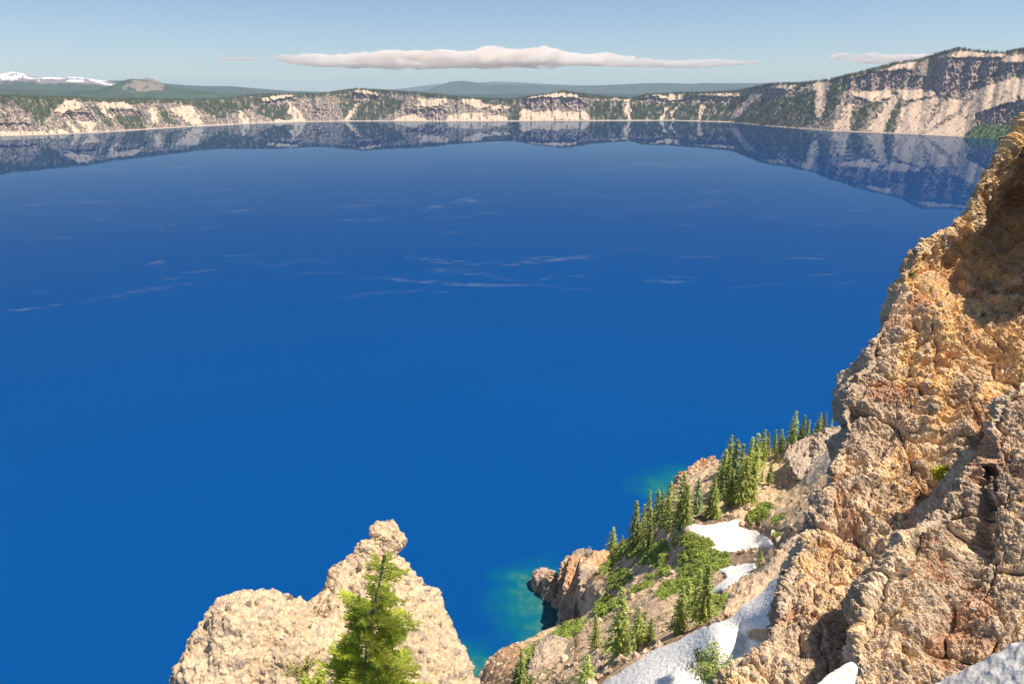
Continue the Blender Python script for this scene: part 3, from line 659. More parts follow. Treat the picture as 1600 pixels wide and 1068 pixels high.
def scatter_stones(parent, V, N, n, smin, smax, colf, mat, seed, name='embedded_stones', sink=.35, power=2.5, mask=None, label=None):
    r = np.random.RandomState(seed)
    w = np.ones(len(V)) if mask is None else mask.astype(float)
    idx = r.choice(len(V), n, p=w / w.sum())
    s = smin + (smax - smin) * r.rand(n) ** power
    base = V[idx] + N[idx] * (s * (1 - 2 * sink) * .5)[:, None]
    sc = s[:, None] * r.uniform(.55, 1.1, (n, 3))
    # random rotation by random orthonormal frames
    q = r.normal(size=(n, 3, 3)); u = q[:, 0] / np.linalg.norm(q[:, 0], axis=1)[:, None]
    w2 = q[:, 1] - (q[:, 1] * u).sum(1)[:, None] * u; w2 /= np.linalg.norm(w2, axis=1)[:, None]; x = np.cross(u, w2)
    Rm = np.stack([u, w2, x], 1)
    L = ICV[None] * (1 + .22 * r.normal(size=(n, len(ICV), 1))) * sc[:, None]
    P = np.einsum('nvi,nij->nvj', L, Rm) + base[:, None]
    fa = (ICF[None] + np.arange(n)[:, None, None] * len(ICV)).reshape(-1, 3)
    c = np.repeat(colf(base, r)[:, None], len(ICV), 1)
    return mesh_obj(name, P, fa, mat, np.clip(c, .02, .9), parent=parent, smooth=False)

# ---- mid-distance outcrops on the hillside
def d_out(amp, s):
    def f(P, n):
        s2 = s * .45; q = P * [1, 1, .4] + .12 * s * fbm(P / s * 2, 3)[..., None]
        F1, F2, _ = worley(P / (s * .35) * [1, 1, .6])
        return amp * (.55 * ridged(q / s2, 5, .6) + .6 * fbm(P / (s * 1.5) + 4, 3) - .45 * F1 - .35 + .35 * fbm(P / (s * .12), 3))
    return f
def c_out(base, alt, s, alt2=None):
    base = np.array(base); alt = np.array(alt)
    def f(P, n):
        w = sstep(-.25, .35, fbm(P / s, 4))[..., None]; c = base * w + alt * (1 - w)
        _, _, cid = worley(P / (s * .12)); c = c * (.8 + .4 * _rnd[cid][..., :1])
        if alt2 is not None:
            w = sstep(.1, .4, fbm(P / (s * .8) + 31, 3))[..., None]; c = c * (1 - w) + np.array(alt2) * w
        return c
    return f
GB = (.38, .29, .22); OR = (.64, .35, .18); TN = (.56, .41, .27); PK = (.54, .36, .27)
rocks('rock_islet', [ring_lump([(858,866,893,400),(850,874,900,401),(848,876,915,402),(846,878,935,404),(844,880,950,408)], 110, 90, .6), ring_lump([(870,878,935,396),(862,884,945,397),(858,890,958,398),(856,892,975,402)], 100, 60, .6), ring_lump([(843,850,891,408),(834,864,896,409),(831,868,906,411),(830,869,920,413),(830,870,935,415),(828,874,948,417),(826,880,965,420)], 140, 110, .8), ring_lump([(856,864,938,400),(850,874,943,401),(848,880,950,402),(846,884,965,406)], 80, 60, .5)],
      M_OUTC, d_out(1.5, 8), c_out(GB, PK, 14, (.5, .33, .2)), 'round knobbly grey brown rock stack standing in the teal shallows')
rocks('rock_outcrop', [ring_lump([(902,912,862,396),(896,935,866,392),(888,945,885,384),(882,948,905,376),(880,950,930,370),(882,950,960,362),(886,945,1000,352)], 200, 150, .75),
      ring_lump([(887,890,872,398),(880,896,880,396),(874,900,905,390),(872,905,940,382),(876,908,975,374)], 120, 120, .8), ring_lump([(930,950,868,362),(915,965,880,352),(905,965,905,335),(910,960,935,325)], 120, 100, .8)],
      M_OUTC, d_out(2.4, 12), c_out(TN, OR, 16, GB), 'jagged orange and tan cliff outcrop dropping into the teal cove')
rocks('rock_outcrop', [ring_lump([(1106,1118,716,352),(1090,1126,722,350),(1068,1130,740,346),(1052,1125,765,340),(1045,1120,800,332)], 150, 120, .6), ring_lump([(1062,1070,740,350),(1056,1080,748,348),(1050,1085,765,344)], 80, 60, .7)],
      M_OUTC, d_out(2.2, 8), c_out((.55, .36, .24), (.45, .21, .12), 10, TN), 'reddish orange ragged crag behind the tree clump on the ridge')
rocks('rock_outcrop', [ring_lump([(1262,1276,686,279),(1244,1290,694,275),(1232,1300,712,269),(1238,1306,735,260),(1258,1300,758,250),(1270,1296,775,244)], 160, 140, .6), ring_lump([(1290,1330,676,275),(1275,1345,690,271),(1272,1350,720,264),(1280,1350,745,254)], 140, 100, .6),
      ring_lump([(1240,1250,694,277),(1228,1262,704,273),(1228,1262,722,267),(1246,1262,748,258)], 90, 90, .6)],
      M_OUTC, d_out(2.2, 7), c_out((.47, .36, .27), (.54, .42, .31), 9), 'grey brown craggy outcrop on the ridge next to the near cliff')
rocks('rock_outcrop', [ring_lump([(858,880,1003,232),(838,900,1012,226),(830,905,1030,214),(828,905,1060,200),(836,900,1090,188)], 150, 120, .7)],
      M_OUTC, d_out(1.3, 6), c_out(GB, TN, 8), 'low grey knobbly outcrop in the orange slope below the cove')
rocks('rocky_rib', [ring_lump([(1250,1276,836,132.0),(1226,1290,852,128.1),(1208,1300,878,122.1),(1186,1296,900,118.2),(1156,1290,926,113.3),(1134,1184,952,108.3),(1114,1136,966,107)], 200, 160, .45)],
      M_OUTC, d_out(1.0, 5), c_out(TN, (.5, .36, .24), 6, GB), 'tan rocky rib between the two snow gullies')

beach = [ring_lump([(864,872,940,399),(856,880,944,400),(852,888,952,400),(856,892,962,400),(862,896,976,398)], 120, 60, 1.6)]
rocks('cove_beach', beach, M_OUTC, lambda P, n: .5 * fbm(P / 3, 4), c_out((.55, .40, .26), (.45, .35, .25), 6), 'strip of tan gravel beach at the foot of the cove cliff', cat='beach')
def boulders():
    r = np.random.RandomState(12)
    m = (snowm < .5) & (green < .5) & (hpx > 730) & (hpx < 1330) & (hz > 125) & ~((hpx > 1080) & (hpy > 920))
    V = HP.reshape(-1, 3); N = np.where(nr[..., 2:] < 0, -nr, nr).reshape(-1, 3)
    o = scatter_stones(None, V, N, 2600, .2, 1.3, lambda b, r: np.array([.62, .44, .29]) * r.uniform(.55, 1.25, (len(b), 1)), M_OUTC, 13, name='slope_rubble', power=5, mask=m.ravel())
    tag(o, 'loose tan stones scattered over the slope', 'stones', kind='stuff')
boulders()
# ================================================================== NEAR CLIFFS
def cliff_grid(rows, nu, nv):
    C = np.array(rows, float); C = catmull(catmull(C, nu, 0), nv, 1)
    return C[..., 0], C[..., 1], C[..., 2]
def cliff_disp(P):
    am = sstep(-.35, .35, fbm(P / 5 + 33, 3)); am = .25 + .9 * am
    wq = P + 0.45 * np.stack([fbm(P / 2.5 + 1, 3), fbm(P / 2.5 + 5, 3), fbm(P / 2.5 + 9, 3)], -1)
    big = 1.0 * fbm(P / [5.5, 5.5, 8.0], 3)
    rib = -.26 * ridged(wq / [2.6, 2.6, 5.2], 5, .58)
    E1, E2, c0 = worley(wq / [2.3, 2.3, 3.8]); fac = .55 * np.minimum(E2 - E1, .3) + .35 * (_rnd[c0][..., 1] - .5) - .22 * np.clip(1 - (E2 - E1) / .07, 0, 1)
    F1, F2, c1 = worley(wq / [.95, .95, 1.5]); blk = (.28 * np.minimum(F2 - F1, .4) + .24 * (_rnd[c1][..., 0] - .5))
    G1_, G2_, c2 = worley(wq / .40); s1 = .12 * np.minimum(G2_ - G1_, .5) + .10 * (_rnd[c2][..., 1] - .5)
    K1, K2, c3 = worley(P / .17); s2 = .05 * np.sqrt(np.clip(1 - (K1 / .8) ** 2, 0, 1)) * (_rnd[c3][..., 0] > .4)
    rough = .19 * fbm(P / .6, 5, .7)
    d = big + rib + fac + (blk + s1) * am + s2 * (1.3 - am) + rough
    return d - .15, c1, c2, c3
def cliff_color(P, c1, c2, c3, tint):
    n1 = fbm(P / 5 + 50, 4); n2 = fbm(P / 1.8 + 20, 4)
    ochre = np.array([.80, .51, .23]); tan = np.array([.76, .56, .355]); gb = np.array([.47, .355, .25]); rust = np.array([.52, .25, .12]); dkb = np.array([.22, .15, .11])
    w = sstep(-.25, .3, n1 * .8 + .5 * tint)[..., None]; c = ochre * w + tan * (1 - w)
    w = (sstep(-.05, .35, n2 + .4 * fbm(P / 8 + 90, 2) - .45 * tint) * .68)[..., None]; c = c * (1 - w) + gb * w
    w = (sstep(.25, .5, fbm(P / 2.5 + 70, 3)) * .65)[..., None]; c = c * (1 - w) + rust * w
    w = (sstep(.3, .6, fbm(P / 3 + 140, 4)) * .6)[..., None]; c = c * (1 - w) + dkb * w
    k = (_rnd[c2][..., 1] > .66)[..., None] * .4; c = c * (1 - k) + (gb * (.8 + 1.1 * _rnd[c2][..., :1])) * k
    c = c * (.86 + .28 * _rnd[c3][..., 2:3]) * (.9 + .2 * _rnd[c1][..., 2:3])
    return np.clip(c, .02, .9)
def g2(x, c, w): return np.exp(-((x - c) / w) ** 2)
def zB(a, b):
    j = 9 * fbm(np.stack([a * 0, b / 40, a * 0], -1), 3)
    crack = g2(a, 1526 + j, 7) * sstep(660, 700, b) * sstep(880, 830, b) * .7
    hollow = g2(a, 1500 + (900 - b) * .12 + j, 34) * sstep(820, 900, b) * .15
    rim = g2(a, 1562, 34) * sstep(820, 900, b) * .35
    return crack + hollow - rim
def zA(a, b):
    t = (b - 700) / 300
    g = g2(a, 1470 - 90 * t, 16) * sstep(560, 620, b) * sstep(800, 740, b) * .8
    return g + g2(b, 668, 14) * sstep(1480, 1380, a) * .45 - g2(b, 620, 30) * sstep(1420, 1330, a) * .4
def make_cliff(name, rows, nu, nv, label, tintf, seed=0, smoothn=44, zmod=None, stones=1200, ssz=(.04, .26)):
    a, b, z = cliff_grid(rows, nu, nv); zc = zmod(a, b) if zmod else 0; P = at(a, b, z)
    n = gnormals(blur(blur(P, smoothn, 0), smoothn, 1)); toc = CAM - P; s = np.sign((n * toc).sum(-1)); 
    s = 1 if np.median(s) > 0 else -1; n = n * s
    d, c1, c2, c3 = cliff_disp(P + seed); d = d - zc
    Q = P + n * d[..., None]; C = cliff_color(P + seed, c1, c2, c3, tintf(a, b))
    f = grid_faces(nu, nv); f = f if s > 0 else f[:, ::-1]
    o = mesh_obj(name, Q, f, M_CLIFF, C, smooth=False); tag(o, label, 'cliff')
    def sc(base, r):
        return np.array([.48, .36, .25]) * r.uniform(.55, 1.4, (len(base), 1))
    vis = (a > 1000) & (a < 1680) & (b < 1100)
    scatter_stones(o, Q.reshape(-1, 3), n.reshape(-1, 3), stones, ssz[0], ssz[1], sc, M_CLIFF, 3 + seed, mask=vis.ravel())
    return o, Q
def rowA(y, e, ze, mids, back=14):
    if y > 400: mids = [(a, b, ze - (ze - z) * .55) for a, b, z in mids]
    mids[-1] = (mids[-1][0], mids[-1][1], max(mids[-1][2], mids[-2][2] - 1.5))
    # hidden back side, silhouette, then the face to the right
    r = [(e + 130, y - 6, ze + back), (e + 28, y - 6, ze + back * .45), (e, y, ze)]
    return r + mids
A_ROWS = [
 rowA(120, 1640, 50, [(1670,112,49),(1700,105,48),(1730,100,46),(1780,90,43),(1900,60,36)]),
 rowA(190, 1601, 49.5, [(1625,192,49.5),(1650,190,47.5),(1690,180,44.5),(1750,170,39),(1900,150,31)]),
 rowA(245, 1562, 49, [(1584,252,50),(1612,256,50.6),(1655,250,47.5),(1730,250,42),(1900,250,30)]),
 rowA(300, 1526, 48.5, [(1550,306,50.4),(1582,315,52),(1625,320,50),(1700,330,43),(1900,330,29)]),
 rowA(350, 1506, 48, [(1524,356,50),(1558,370,52),(1604,375,50.5),(1690,390,44),(1900,390,29)]),
 rowA(384, 1448, 47.5, [(1478,394,49),(1522,415,49.5),(1592,425,48),(1680,435,43.5),(1900,440,28)]),
 rowA(455, 1390, 47, [(1438,465,45),(1490,475,43),(1560,485,42),(1660,500,37),(1900,510,27)]),
 rowA(540, 1346, 45.5, [(1385,548,43),(1450,556,41),(1540,565,39),(1650,575,35),(1900,580,27)]),
 rowA(620, 1312, 44.5, [(1350,628,41.5),(1420,636,39),(1520,645,37),(1640,655,33),(1900,660,26)]),
 rowA(700, 1296, 42.5, [(1345,708,39.8),(1410,716,37.2),(1500,724,35.5),(1630,730,32),(1900,740,25)]),
 rowA(770, 1276, 40.8, [(1330,778,38),(1390,786,35.8),(1490,790,34),(1620,800,30),(1900,800,24)]),
 rowA(850, 1240, 38.5, [(1295,858,36),(1360,864,34),(1460,870,32.5),(1600,880,29),(1900,880,23)]),
 rowA(930, 1212, 36.5, [(1262,936,34),(1330,942,32),(1430,950,31),(1580,960,27.5),(1900,960,22)]),
 rowA(1000, 1190, 34.5, [(1236,1006,32),(1305,1012,30.3),(1400,1020,29.3),(1560,1030,26),(1900,1030,21)]),
 rowA(1050, 1142, 33, [(1200,1056,30.8),(1280,1062,29),(1380,1068,28),(1540,1080,25),(1900,1080,20)]),
 rowA(1130, 1105, 31, [(1170,1136,29),(1260,1142,27.4),(1360,1148,26.5),(1520,1160,24),(1900,1160,19)]),
]
cliffA, QA = make_cliff('cliff_face', A_ROWS, 900, 520, 'tall ochre and tan crumbling cliff rising along the right side of the view', lambda a, b: sstep(760, 420, b) * sstep(1380, 1460, a) * 1.2 - .1 - .9 * sstep(1440, 1350, a) * sstep(760, 640, b), 0, zmod=zA)
def rowB(y, e, ze, mids, back=8):
    g = [.16, .30, .46, .62, 1.0]; mids = [(m[0], m[1], .12 * (ze - (ze - m[2]) * .7) + .88 * (ze - (ze - mids[-1][2]) * .6 * q)) for m, q in zip(mids, g)]
    r = [(e + 120, y - 4, ze + back), (e + 22, y - 4, ze + back * .45), (e, y, ze)]
    return r + mids
B_ROWS = [
 rowB(520, 1640, 27.5, [(1670,530,27),(1700,540,26.5),(1740,550,26),(1800,560,25.5),(2000,560,23)]),
 rowB(580, 1596, 27, [(1620,586,26.2),(1645,590,26),(1690,600,25.5),(1760,605,24),(2000,600,22)]),
 rowB(640, 1545, 26.5, [(1570,648,25.5),(1596,652,25.2),(1650,660,24.2),(1740,660,23),(2000,660,21)]),
 rowB(700, 1512, 26, [(1530,706,26.2),(1548,710,25.4),(1596,716,24),(1700,720,22),(2000,720,20)]),
 rowB(760, 1462, 25.8, [(1500,768,25),(1530,772,25.6),(1575,778,23.2),(1680,780,21.3),(2000,780,19)]),
 rowB(820, 1408, 25.5, [(1455,826,24.2),(1515,832,25),(1560,838,22.6),(1670,840,20.6),(2000,840,18.5)]),
 rowB(880, 1378, 24.8, [(1430,886,23.4),(1500,892,24.4),(1550,898,22),(1660,900,20),(2000,900,18)]),
 rowB(940, 1348, 24, [(1400,946,22.6),(1480,952,23.6),(1545,958,21.6),(1650,960,19.5),(2000,960,17.5)]),
 rowB(1000, 1336, 23.2, [(1385,1006,21.8),(1460,1012,22.9),(1540,1018,21.2),(1640,1020,19),(2000,1020,17)]),
 rowB(1060, 1330, 22.5, [(1375,1066,21.2),(1450,1072,22),(1530,1078,20.5),(1630,1080,18.5),(2000,1080,16.5)]),
 rowB(1140, 1322, 21.8, [(1370,1146,20.4),(1440,1152,21),(1520,1158,19.6),(1620,1160,18),(2000,1160,16)]),
]
B_ROWS = [[(x, y, z * 1.27) for x, y, z in row] for row in B_ROWS]
cliffB, QB = make_cliff('rock_buttress', B_ROWS, 640, 420, 'nearer grey brown rock buttress split by a dark crack at the lower right', lambda a, b: -.5 + .6 * sstep(860, 960, b) * sstep(1520, 1420, a) - .3, 37, zmod=zB, stones=900, ssz=(.025, .15))

# near snow
snow_sheet('snow_bank', 'sloping old snow bank in the bottom right corner below the buttress', [(1440,1085),(1480,1062),(1530,1038),(1600,1002),(1700,950),(1700,1120),(1420,1120)], M_SNOWN, None, .12, 2.0, .03, lambda gx, gy: 15.5 - (gx - 1450) * .012 - (gy - 1000) * .012)
snow_sheet('snow_patch', 'small dirty snow wedge between the cliff foot and the buttress', [(1262,1085),(1290,1056),(1330,1032),(1340,1042),(1332,1090)], M_SNOWN, None, .12, 2.0, .03, lambda gx, gy: 24 - (gy - 1040) * .02 + 0 * gx)

# ---- foreground spire
def d_sp(P, n):
    F1, _, a = worley(P / .30); G, _, b = worley(P / .12); K, _, c = worley(P / .06)
    return (.26 * fbm(P / 1.5, 4) - .05 * np.clip(1 - np.abs(perlin(P / [.9, .9, 1.6] + .2 * fbm(P / .5, 3)[..., None])) / .05, 0, 1) + .05 * fbm(P / .25, 4, .6) + .12 * ridged(P / .8, 3) * .5 + .07 * np.sqrt(np.clip(1 - (F1 / .6) ** 2, 0, 1)) * (_rnd[a][..., 0] > .6)
            + .030 * np.sqrt(np.clip(1 - (G / .7) ** 2, 0, 1)) * (_rnd[b][..., 0] > .3) + .016 * np.sqrt(np.clip(1 - (K / .75) ** 2, 0, 1)))
def c_sp(P, n):
    base = np.array([.60, .43, .255]); w = sstep(-.3, .4, fbm(P / 1.4 + 6, 4))[..., None]
    c = base * (1 - w) + np.array([.66, .48, .30]) * w
    _, _, b = worley(P / .12); _, _, k = worley(P / .06)
    d = (_rnd[b][..., 1] > .74)[..., None] * .6; c = c * (1 - d) + np.array([.34, .27, .22]) * d
    return c * (.84 + .32 * _rnd[k][..., :1])
def sp_st(o, V, N, C):
    f = lambda base, r: np.array([.50, .385, .27]) * r.uniform(.5, 1.35, (len(base), 1)) * (1 + .025 * r.normal(size=(len(base), 3)))
    scatter_stones(o, V, N, 2600, .010, .10, f, M_SPIRE, 8, power=6)
rocks('rock_spire', [
   ring_lump([(560,575,862,18.3),(554,600,868,18.2),(532,617,887,18),(513,640,907,17.8),(486,662,937,17.6),(458,692,975,17.3),(446,713,1012,17),(438,728,1068,16.6),(430,745,1150,16)], 620, 420, .85),
   ring_lump([(590,600,824,18.6),(584,616,827,18.6),(581,622,836,18.6),(579,624,850,18.5),(582,619,866,18.4),(586,618,885,18.3),(580,630,905,18.2)], 260, 160, .95),
   ring_lump([(565,570,849,18.4),(560,577,853,18.4),(555,582,866,18.3),(550,585,880,18.2)], 120, 60, .9),
   ell_lump(413, 1104, 17, 1.98, 2.0, 3.0, 420, 620), ell_lump(346, 1082, 16.9, .88, 1.2, 1.9, 200, 300), ell_lump(470, 1125, 16.6, 1.6, 1.4, 2.75, 260, 360)],
   M_SPIRE, d_sp, c_sp, 'pale pebbly conglomerate spire with a small knob on top in the foreground', stones=sp_st)

# ================================================================== TREES
def quads_to(V4, C4, name, mat, parent):
    n = len(V4); return mesh_obj(name, V4.reshape(-1, 3), np.arange(n * 4).reshape(n, 4), mat, np.repeat(C4[:, None], 4, 1), parent=parent, smooth=False)
def tube(pts, rad, k=6):
    pts = np.array(pts, float); n = len(pts); t = np.gradient(pts, axis=0); t /= np.linalg.norm(t, axis=1)[:, None] + 1e-9
    up = np.where(np.abs(t[:, 2:]) > .9, np.array([[1., 0, 0]]), np.array([[0, 0, 1.]])); x = np.cross(t, up); x /= np.linalg.norm(x, axis=1)[:, None]; y = np.cross(t, x)
    a = np.arange(k) / k * 2 * np.pi
    V = pts[:, None] + (np.cos(a)[None, :, None] * x[:, None] + np.sin(a)[None, :, None] * y[:, None]) * np.array(rad)[:, None, None]
    return V, lump_faces(n, k)
def conifer_data(seed, h, wid=.16, dens=1.0, bare=.04, col=(0.467, 0.510, 0.142), full=1.0):
    r = np.random.RandomState(seed); Q = []; Cc = []
    lev = int(26 * dens * (h / 14) ** .5) + 6
    for i in range(lev):
        t = (i + r.rand() * .8) / lev; z = h * (bare + (1 - bare) * t)
        rr = h * wid * ((1 - t) ** .75) * (.72 + .5 * r.rand()) * (1 if t > .1 else .6 + 4 * t) + .12
        nb = max(3, int(7 * full * (1 - .45 * t)))
        a0 = r.rand() * 6.28
        for b in range(nb):
            a = a0 + b / nb * 6.28 + r.normal() * .3; L = rr * (.65 + .55 * r.rand())
            droop = -.30 * (1 - t) + .25 * t + r.normal() * .08
            dx = np.array([math.cos(a), math.sin(a), droop]); ns = max(2, int(L / .30))
            tone = np.array(col) * (.70 + .6 * r.rand())
            for s in range(ns):
                u = (s + .6) / ns; p = np.array([0, 0, z]) + dx * L * u + np.array([0, 0, -.10 * L * u * u])
                sz = (.34 + .20 * r.rand()) * (1.15 - .5 * u) * (h / 14) ** .35
                for k in range(2):
                    e1 = dx * .9 + r.normal(size=3) * .45; e1 /= np.linalg.norm(e1); e2 = np.cross(e1, r.normal(size=3) + [0, 0, 1.5]); e2 /= np.linalg.norm(e2) + 1e-9
                    c = p + r.normal(size=3) * .10
                    Q.append([c - e1 * sz * .7 - e2 * sz * .28, c - e1 * sz * .3 + e2 * sz * .42 - [0, 0, .1 * sz], c + e1 * sz * .9 + e2 * sz * .1 - [0, 0, .25 * sz], c + e1 * sz * .35 - e2 * sz * .42 - [0, 0, .12 * sz]])
                    Cc.append(tone * (.85 + .3 * r.rand()))
    # leader
    for k in range(10):
        z = h * (.94 + .07 * k / 10); a = r.rand() * 6.28; e = np.array([math.cos(a), math.sin(a), .8]) * .16; f = np.array([-math.sin(a), math.cos(a), 0]) * .08
        c = np.array([0, 0, z]); Q.append([c - f, c + e * .5 - f, c + e, c + f]); Cc.append(np.array(col))
    return np.array(Q), np.array(Cc)
VAR = {}
def conifer_variant(k):
    spec = {0: dict(seed=1, wid=.20), 1: dict(seed=2, wid=.175, dens=1.1), 2: dict(seed=3, wid=.25, dens=.95), 3: dict(seed=4, wid=.20, bare=.13, dens=.9), 4: dict(seed=5, wid=.15, dens=1.05),
            5: dict(seed=6, wid=.30, dens=.9, col=(0.538, 0.595, 0.170)), 6: dict(seed=9, wid=.21, bare=.02, col=(0.354, 0.439, 0.198)), 7: dict(seed=12, wid=.34, dens=.8, col=(0.312, 0.384, 0.096), bare=0)}[k]
    Q, Cc = conifer_data(h=14, **spec)
    root = empty('conifer_tree', (0, 0, 0))
    quads_to(Q, Cc, 'crown', M_LEAF, root)
    zz = np.linspace(-.6, 13.6, 9); V, f = tube([(0.05 * math.sin(z), .05 * math.cos(1.3 * z), z) for z in zz], .22 * (1 - (zz + .6) / 15) + .02)
    mesh_obj('trunk', V, f, M_BARK, np.ones((V.size // 3, 3)) * [.20, .155, .12], parent=root)
    return root
rt = random.Random(11)
def place_tree(px, pb, ptop, k, label, group=None, name='conifer_tree', cat='conifer tree', loc=None, sx=1.0):
    if loc is None:
        h, _ = hit(px, pb)
        if h is None: print('MISS', px, pb); return
        loc = np.array(h)
    v = loc - CAM; zc = v[1] * CP - v[2] * SP; yc = v[1] * SP + v[2] * CP
    yt = -(ptop - 534) / F; hh = (yt * zc - yc) / (CP + SP * yt)
    if k in VAR:
        root = VAR[k].copy(); COL.objects.link(root)
        for ch in VAR[k].children:
            c = ch.copy(); COL.objects.link(c); c.parent = root
    else: root = VAR[k] = conifer_variant(k)
    root.name = name; root.location = loc - np.array([0, 0, .15]); s = hh / 14; root.scale = (s * sx, s * sx, s)
    root.rotation_euler = (rt.uniform(-.03, .03), rt.uniform(-.03, .03), rt.uniform(0, 6.28))
    for kk in ('label', 'category', 'group'):
        if kk in root: del root[kk]
    tag(root, label, cat, group); return root
GR = 'conifers on the ridge above the lake'; GL = 'conifers on the lower slope by the snow'
TREES = [
 (1297,673,651,4,'tiny conifer on the ridge touching the near cliff edge',GR),(1286,674,643,1,'slim conifer second from the near cliff on the ridge end',GR),(1276,682,643,0,'tall conifer third from the near cliff on the ridge end',GR),(1267,690,668,2,'short bushy conifer in the gap above the grey crag',GR),
 (1257,697,654,4,'thin conifer just right of the twin spires above the crag',GR),(1249,699,648,1,'tall narrow conifer right of the highest ridge tree',GR),(1235,699,641,0,'highest standing conifer on the ridge skyline',GR),
 (1218,707,670,2,'rounded conifer with bare trunk left of the highest ridge tree',GR),(1209,707,671,4,'narrow conifer paired with a rounded one on the ridge',GR),(1213,722,700,3,'small low conifer standing below the paired ridge trees',GR),
 (1197,714,675,1,'conifer at the right end of the dense ridge clump',GR),(1188,726,670,0,'tallest conifer in the right half of the dense clump',GR),(1177,737,674,2,'broad conifer in the middle of the dense clump skyline',GR),(1167,746,682,1,'conifer on the clump skyline above the shaded slope',GR),
 (1201,757,722,3,'lone lower conifer on the open scree edge',GR),(1190,752,732,2,'small shrubby conifer beside the lone scree tree',GR),(1171,782,706,0,'large front conifer at the scree side of the clump',GR),(1161,784,710,2,'wide greyish front conifer casting shade on scree',GR),
 (1152,762,692,4,'very thin conifer standing clear in the clump gap',GR),(1137,738,679,0,'tall bluish conifer above the red crag',GR),(1144,772,686,6,'bluish conifer right behind the tall crag tree',GR),(1125,768,700,2,'dense conifer at the right end of the red crag',GR),(1133,778,714,1,'mid height conifer in front of the crag end',GR),
 (1154,788,726,3,'front conifer at the dark shade edge',GR),(1139,792,732,0,'front conifer over a fallen log in the shade',GR),(1109,806,742,0,'pointed conifer in front of the red crag middle',GR),(1088,802,745,6,'darker conifer in front of the red crag left part',GR),(1116,810,762,2,'low spreading conifer beneath the pointed crag tree',GR),
 (1061,826,738,2,'biggest yellow green conifer at the upper snow patch left tip',GR),(1070,824,756,3,'conifer with bare lower trunk at the snow tip',GR),(1042,818,752,1,'straight narrow conifer left of the biggest one',GR),(1026,816,763,6,'bluish conifer at the lake side of the clump',GR),(1033,822,767,0,'dark conifer tucked between the bluish and narrow ones',GR),
 (1013,804,765,4,'small slim conifer against the teal shelf',GR),(991,858,783,1,'tall ragged conifer left of the pyramid shaped one',GR),(1012,852,791,2,'pyramid shaped conifer on the left of the group',GR),(1002,842,788,4,'thin conifer squeezed behind the pyramid shaped one',GR),
 (956,858,822,5,'stout bushy conifer alone above the orange cliff',GR),(971,855,835,5,'very small conifer at the foot of the stout one',GR),(1040,832,776,3,'conifer with trunk showing above the shaded gully',GR),(1053,852,826,5,'low greyish conifer at the gully head',GR),
 (1100,970,879,0,'dark tall conifer in the lower pair beside the snow tongue',GL),(1086,968,888,1,'left dark conifer of the lower pair',GL),(1059,988,912,0,'conifer with dark left side above the brown snow bank',GL),(1073,966,906,4,'thin pale conifer between the dark pair and its left neighbour',GL),
 (967,1026,919,0,'largest conifer on the lower slope left of the gully snow',GL),(993,1016,946,3,'thin lower conifer right of the largest one',GL),(1015,1004,962,2,'squat lower conifer at the snow bank edge',GL),(1003,1006,953,4,'half bare conifer between the thin and the squat one',GL),
 (931,1013,959,1,'narrow conifer left of the largest lower tree',GL),(915,1074,1020,5,'bright bushy young conifer by the bottom edge near the snow',GL),(815,1078,1018,1,'conifer at the bottom edge above the orange slope',GL),(806,1084,1034,0,'conifer left in the bottom edge pair',GL),(829,1084,1052,7,'bright round bush conifer at the bottom edge',GL),
 (980,1030,1000,5,'small shrubby conifer at the foot of the largest lower tree',GL),(946,1022,998,5,'little bush conifer left of the largest lower trunk',GL),
]
for px, pb, pt, k, lb, g in TREES: place_tree(px, pb, pt, k, lb, g)
def snag(px, pb, ptop, label):
    h, _ = hit(px, pb); loc = np.array(h) if h is not None else at(np.array(float(px)), np.array(float(pb)), np.array(370.))
    r = np.random.RandomState(5); root = empty('dead_tree', loc); tag(root, label, 'dead tree'); hh = 6.0
    V, f = tube([(.1 * z * .3, 0, z) for z in np.linspace(-.5, hh, 8)], .22 * (1 - np.linspace(0, .85, 8)), 6)
    mesh_obj('trunk', V, f, M_BARK, np.ones((V.size // 3, 3)) * [.55, .50, .45], parent=root)
    for i in range(11):
        z = r.uniform(1.2, hh * .95); a = r.rand() * 6.28; L = r.uniform(.8, 2.0); d = np.array([math.cos(a), math.sin(a), .6])
        V, f = tube([np.array([.03 * z, 0, z]) + d * L * t for t in np.linspace(0, 1, 4)], [.09, .07, .05, .02], 4)
        mesh_obj('branch', V, f, M_BARK, np.ones((V.size // 3, 3)) * [.55, .50, .45], parent=root)
snag(921, 866, 848, 'small bare grey dead tree on top of the orange cliff outcrop')
place_tree(1187,884,860,5,'tiny sapling standing on the rocky rib by the snow tongue')

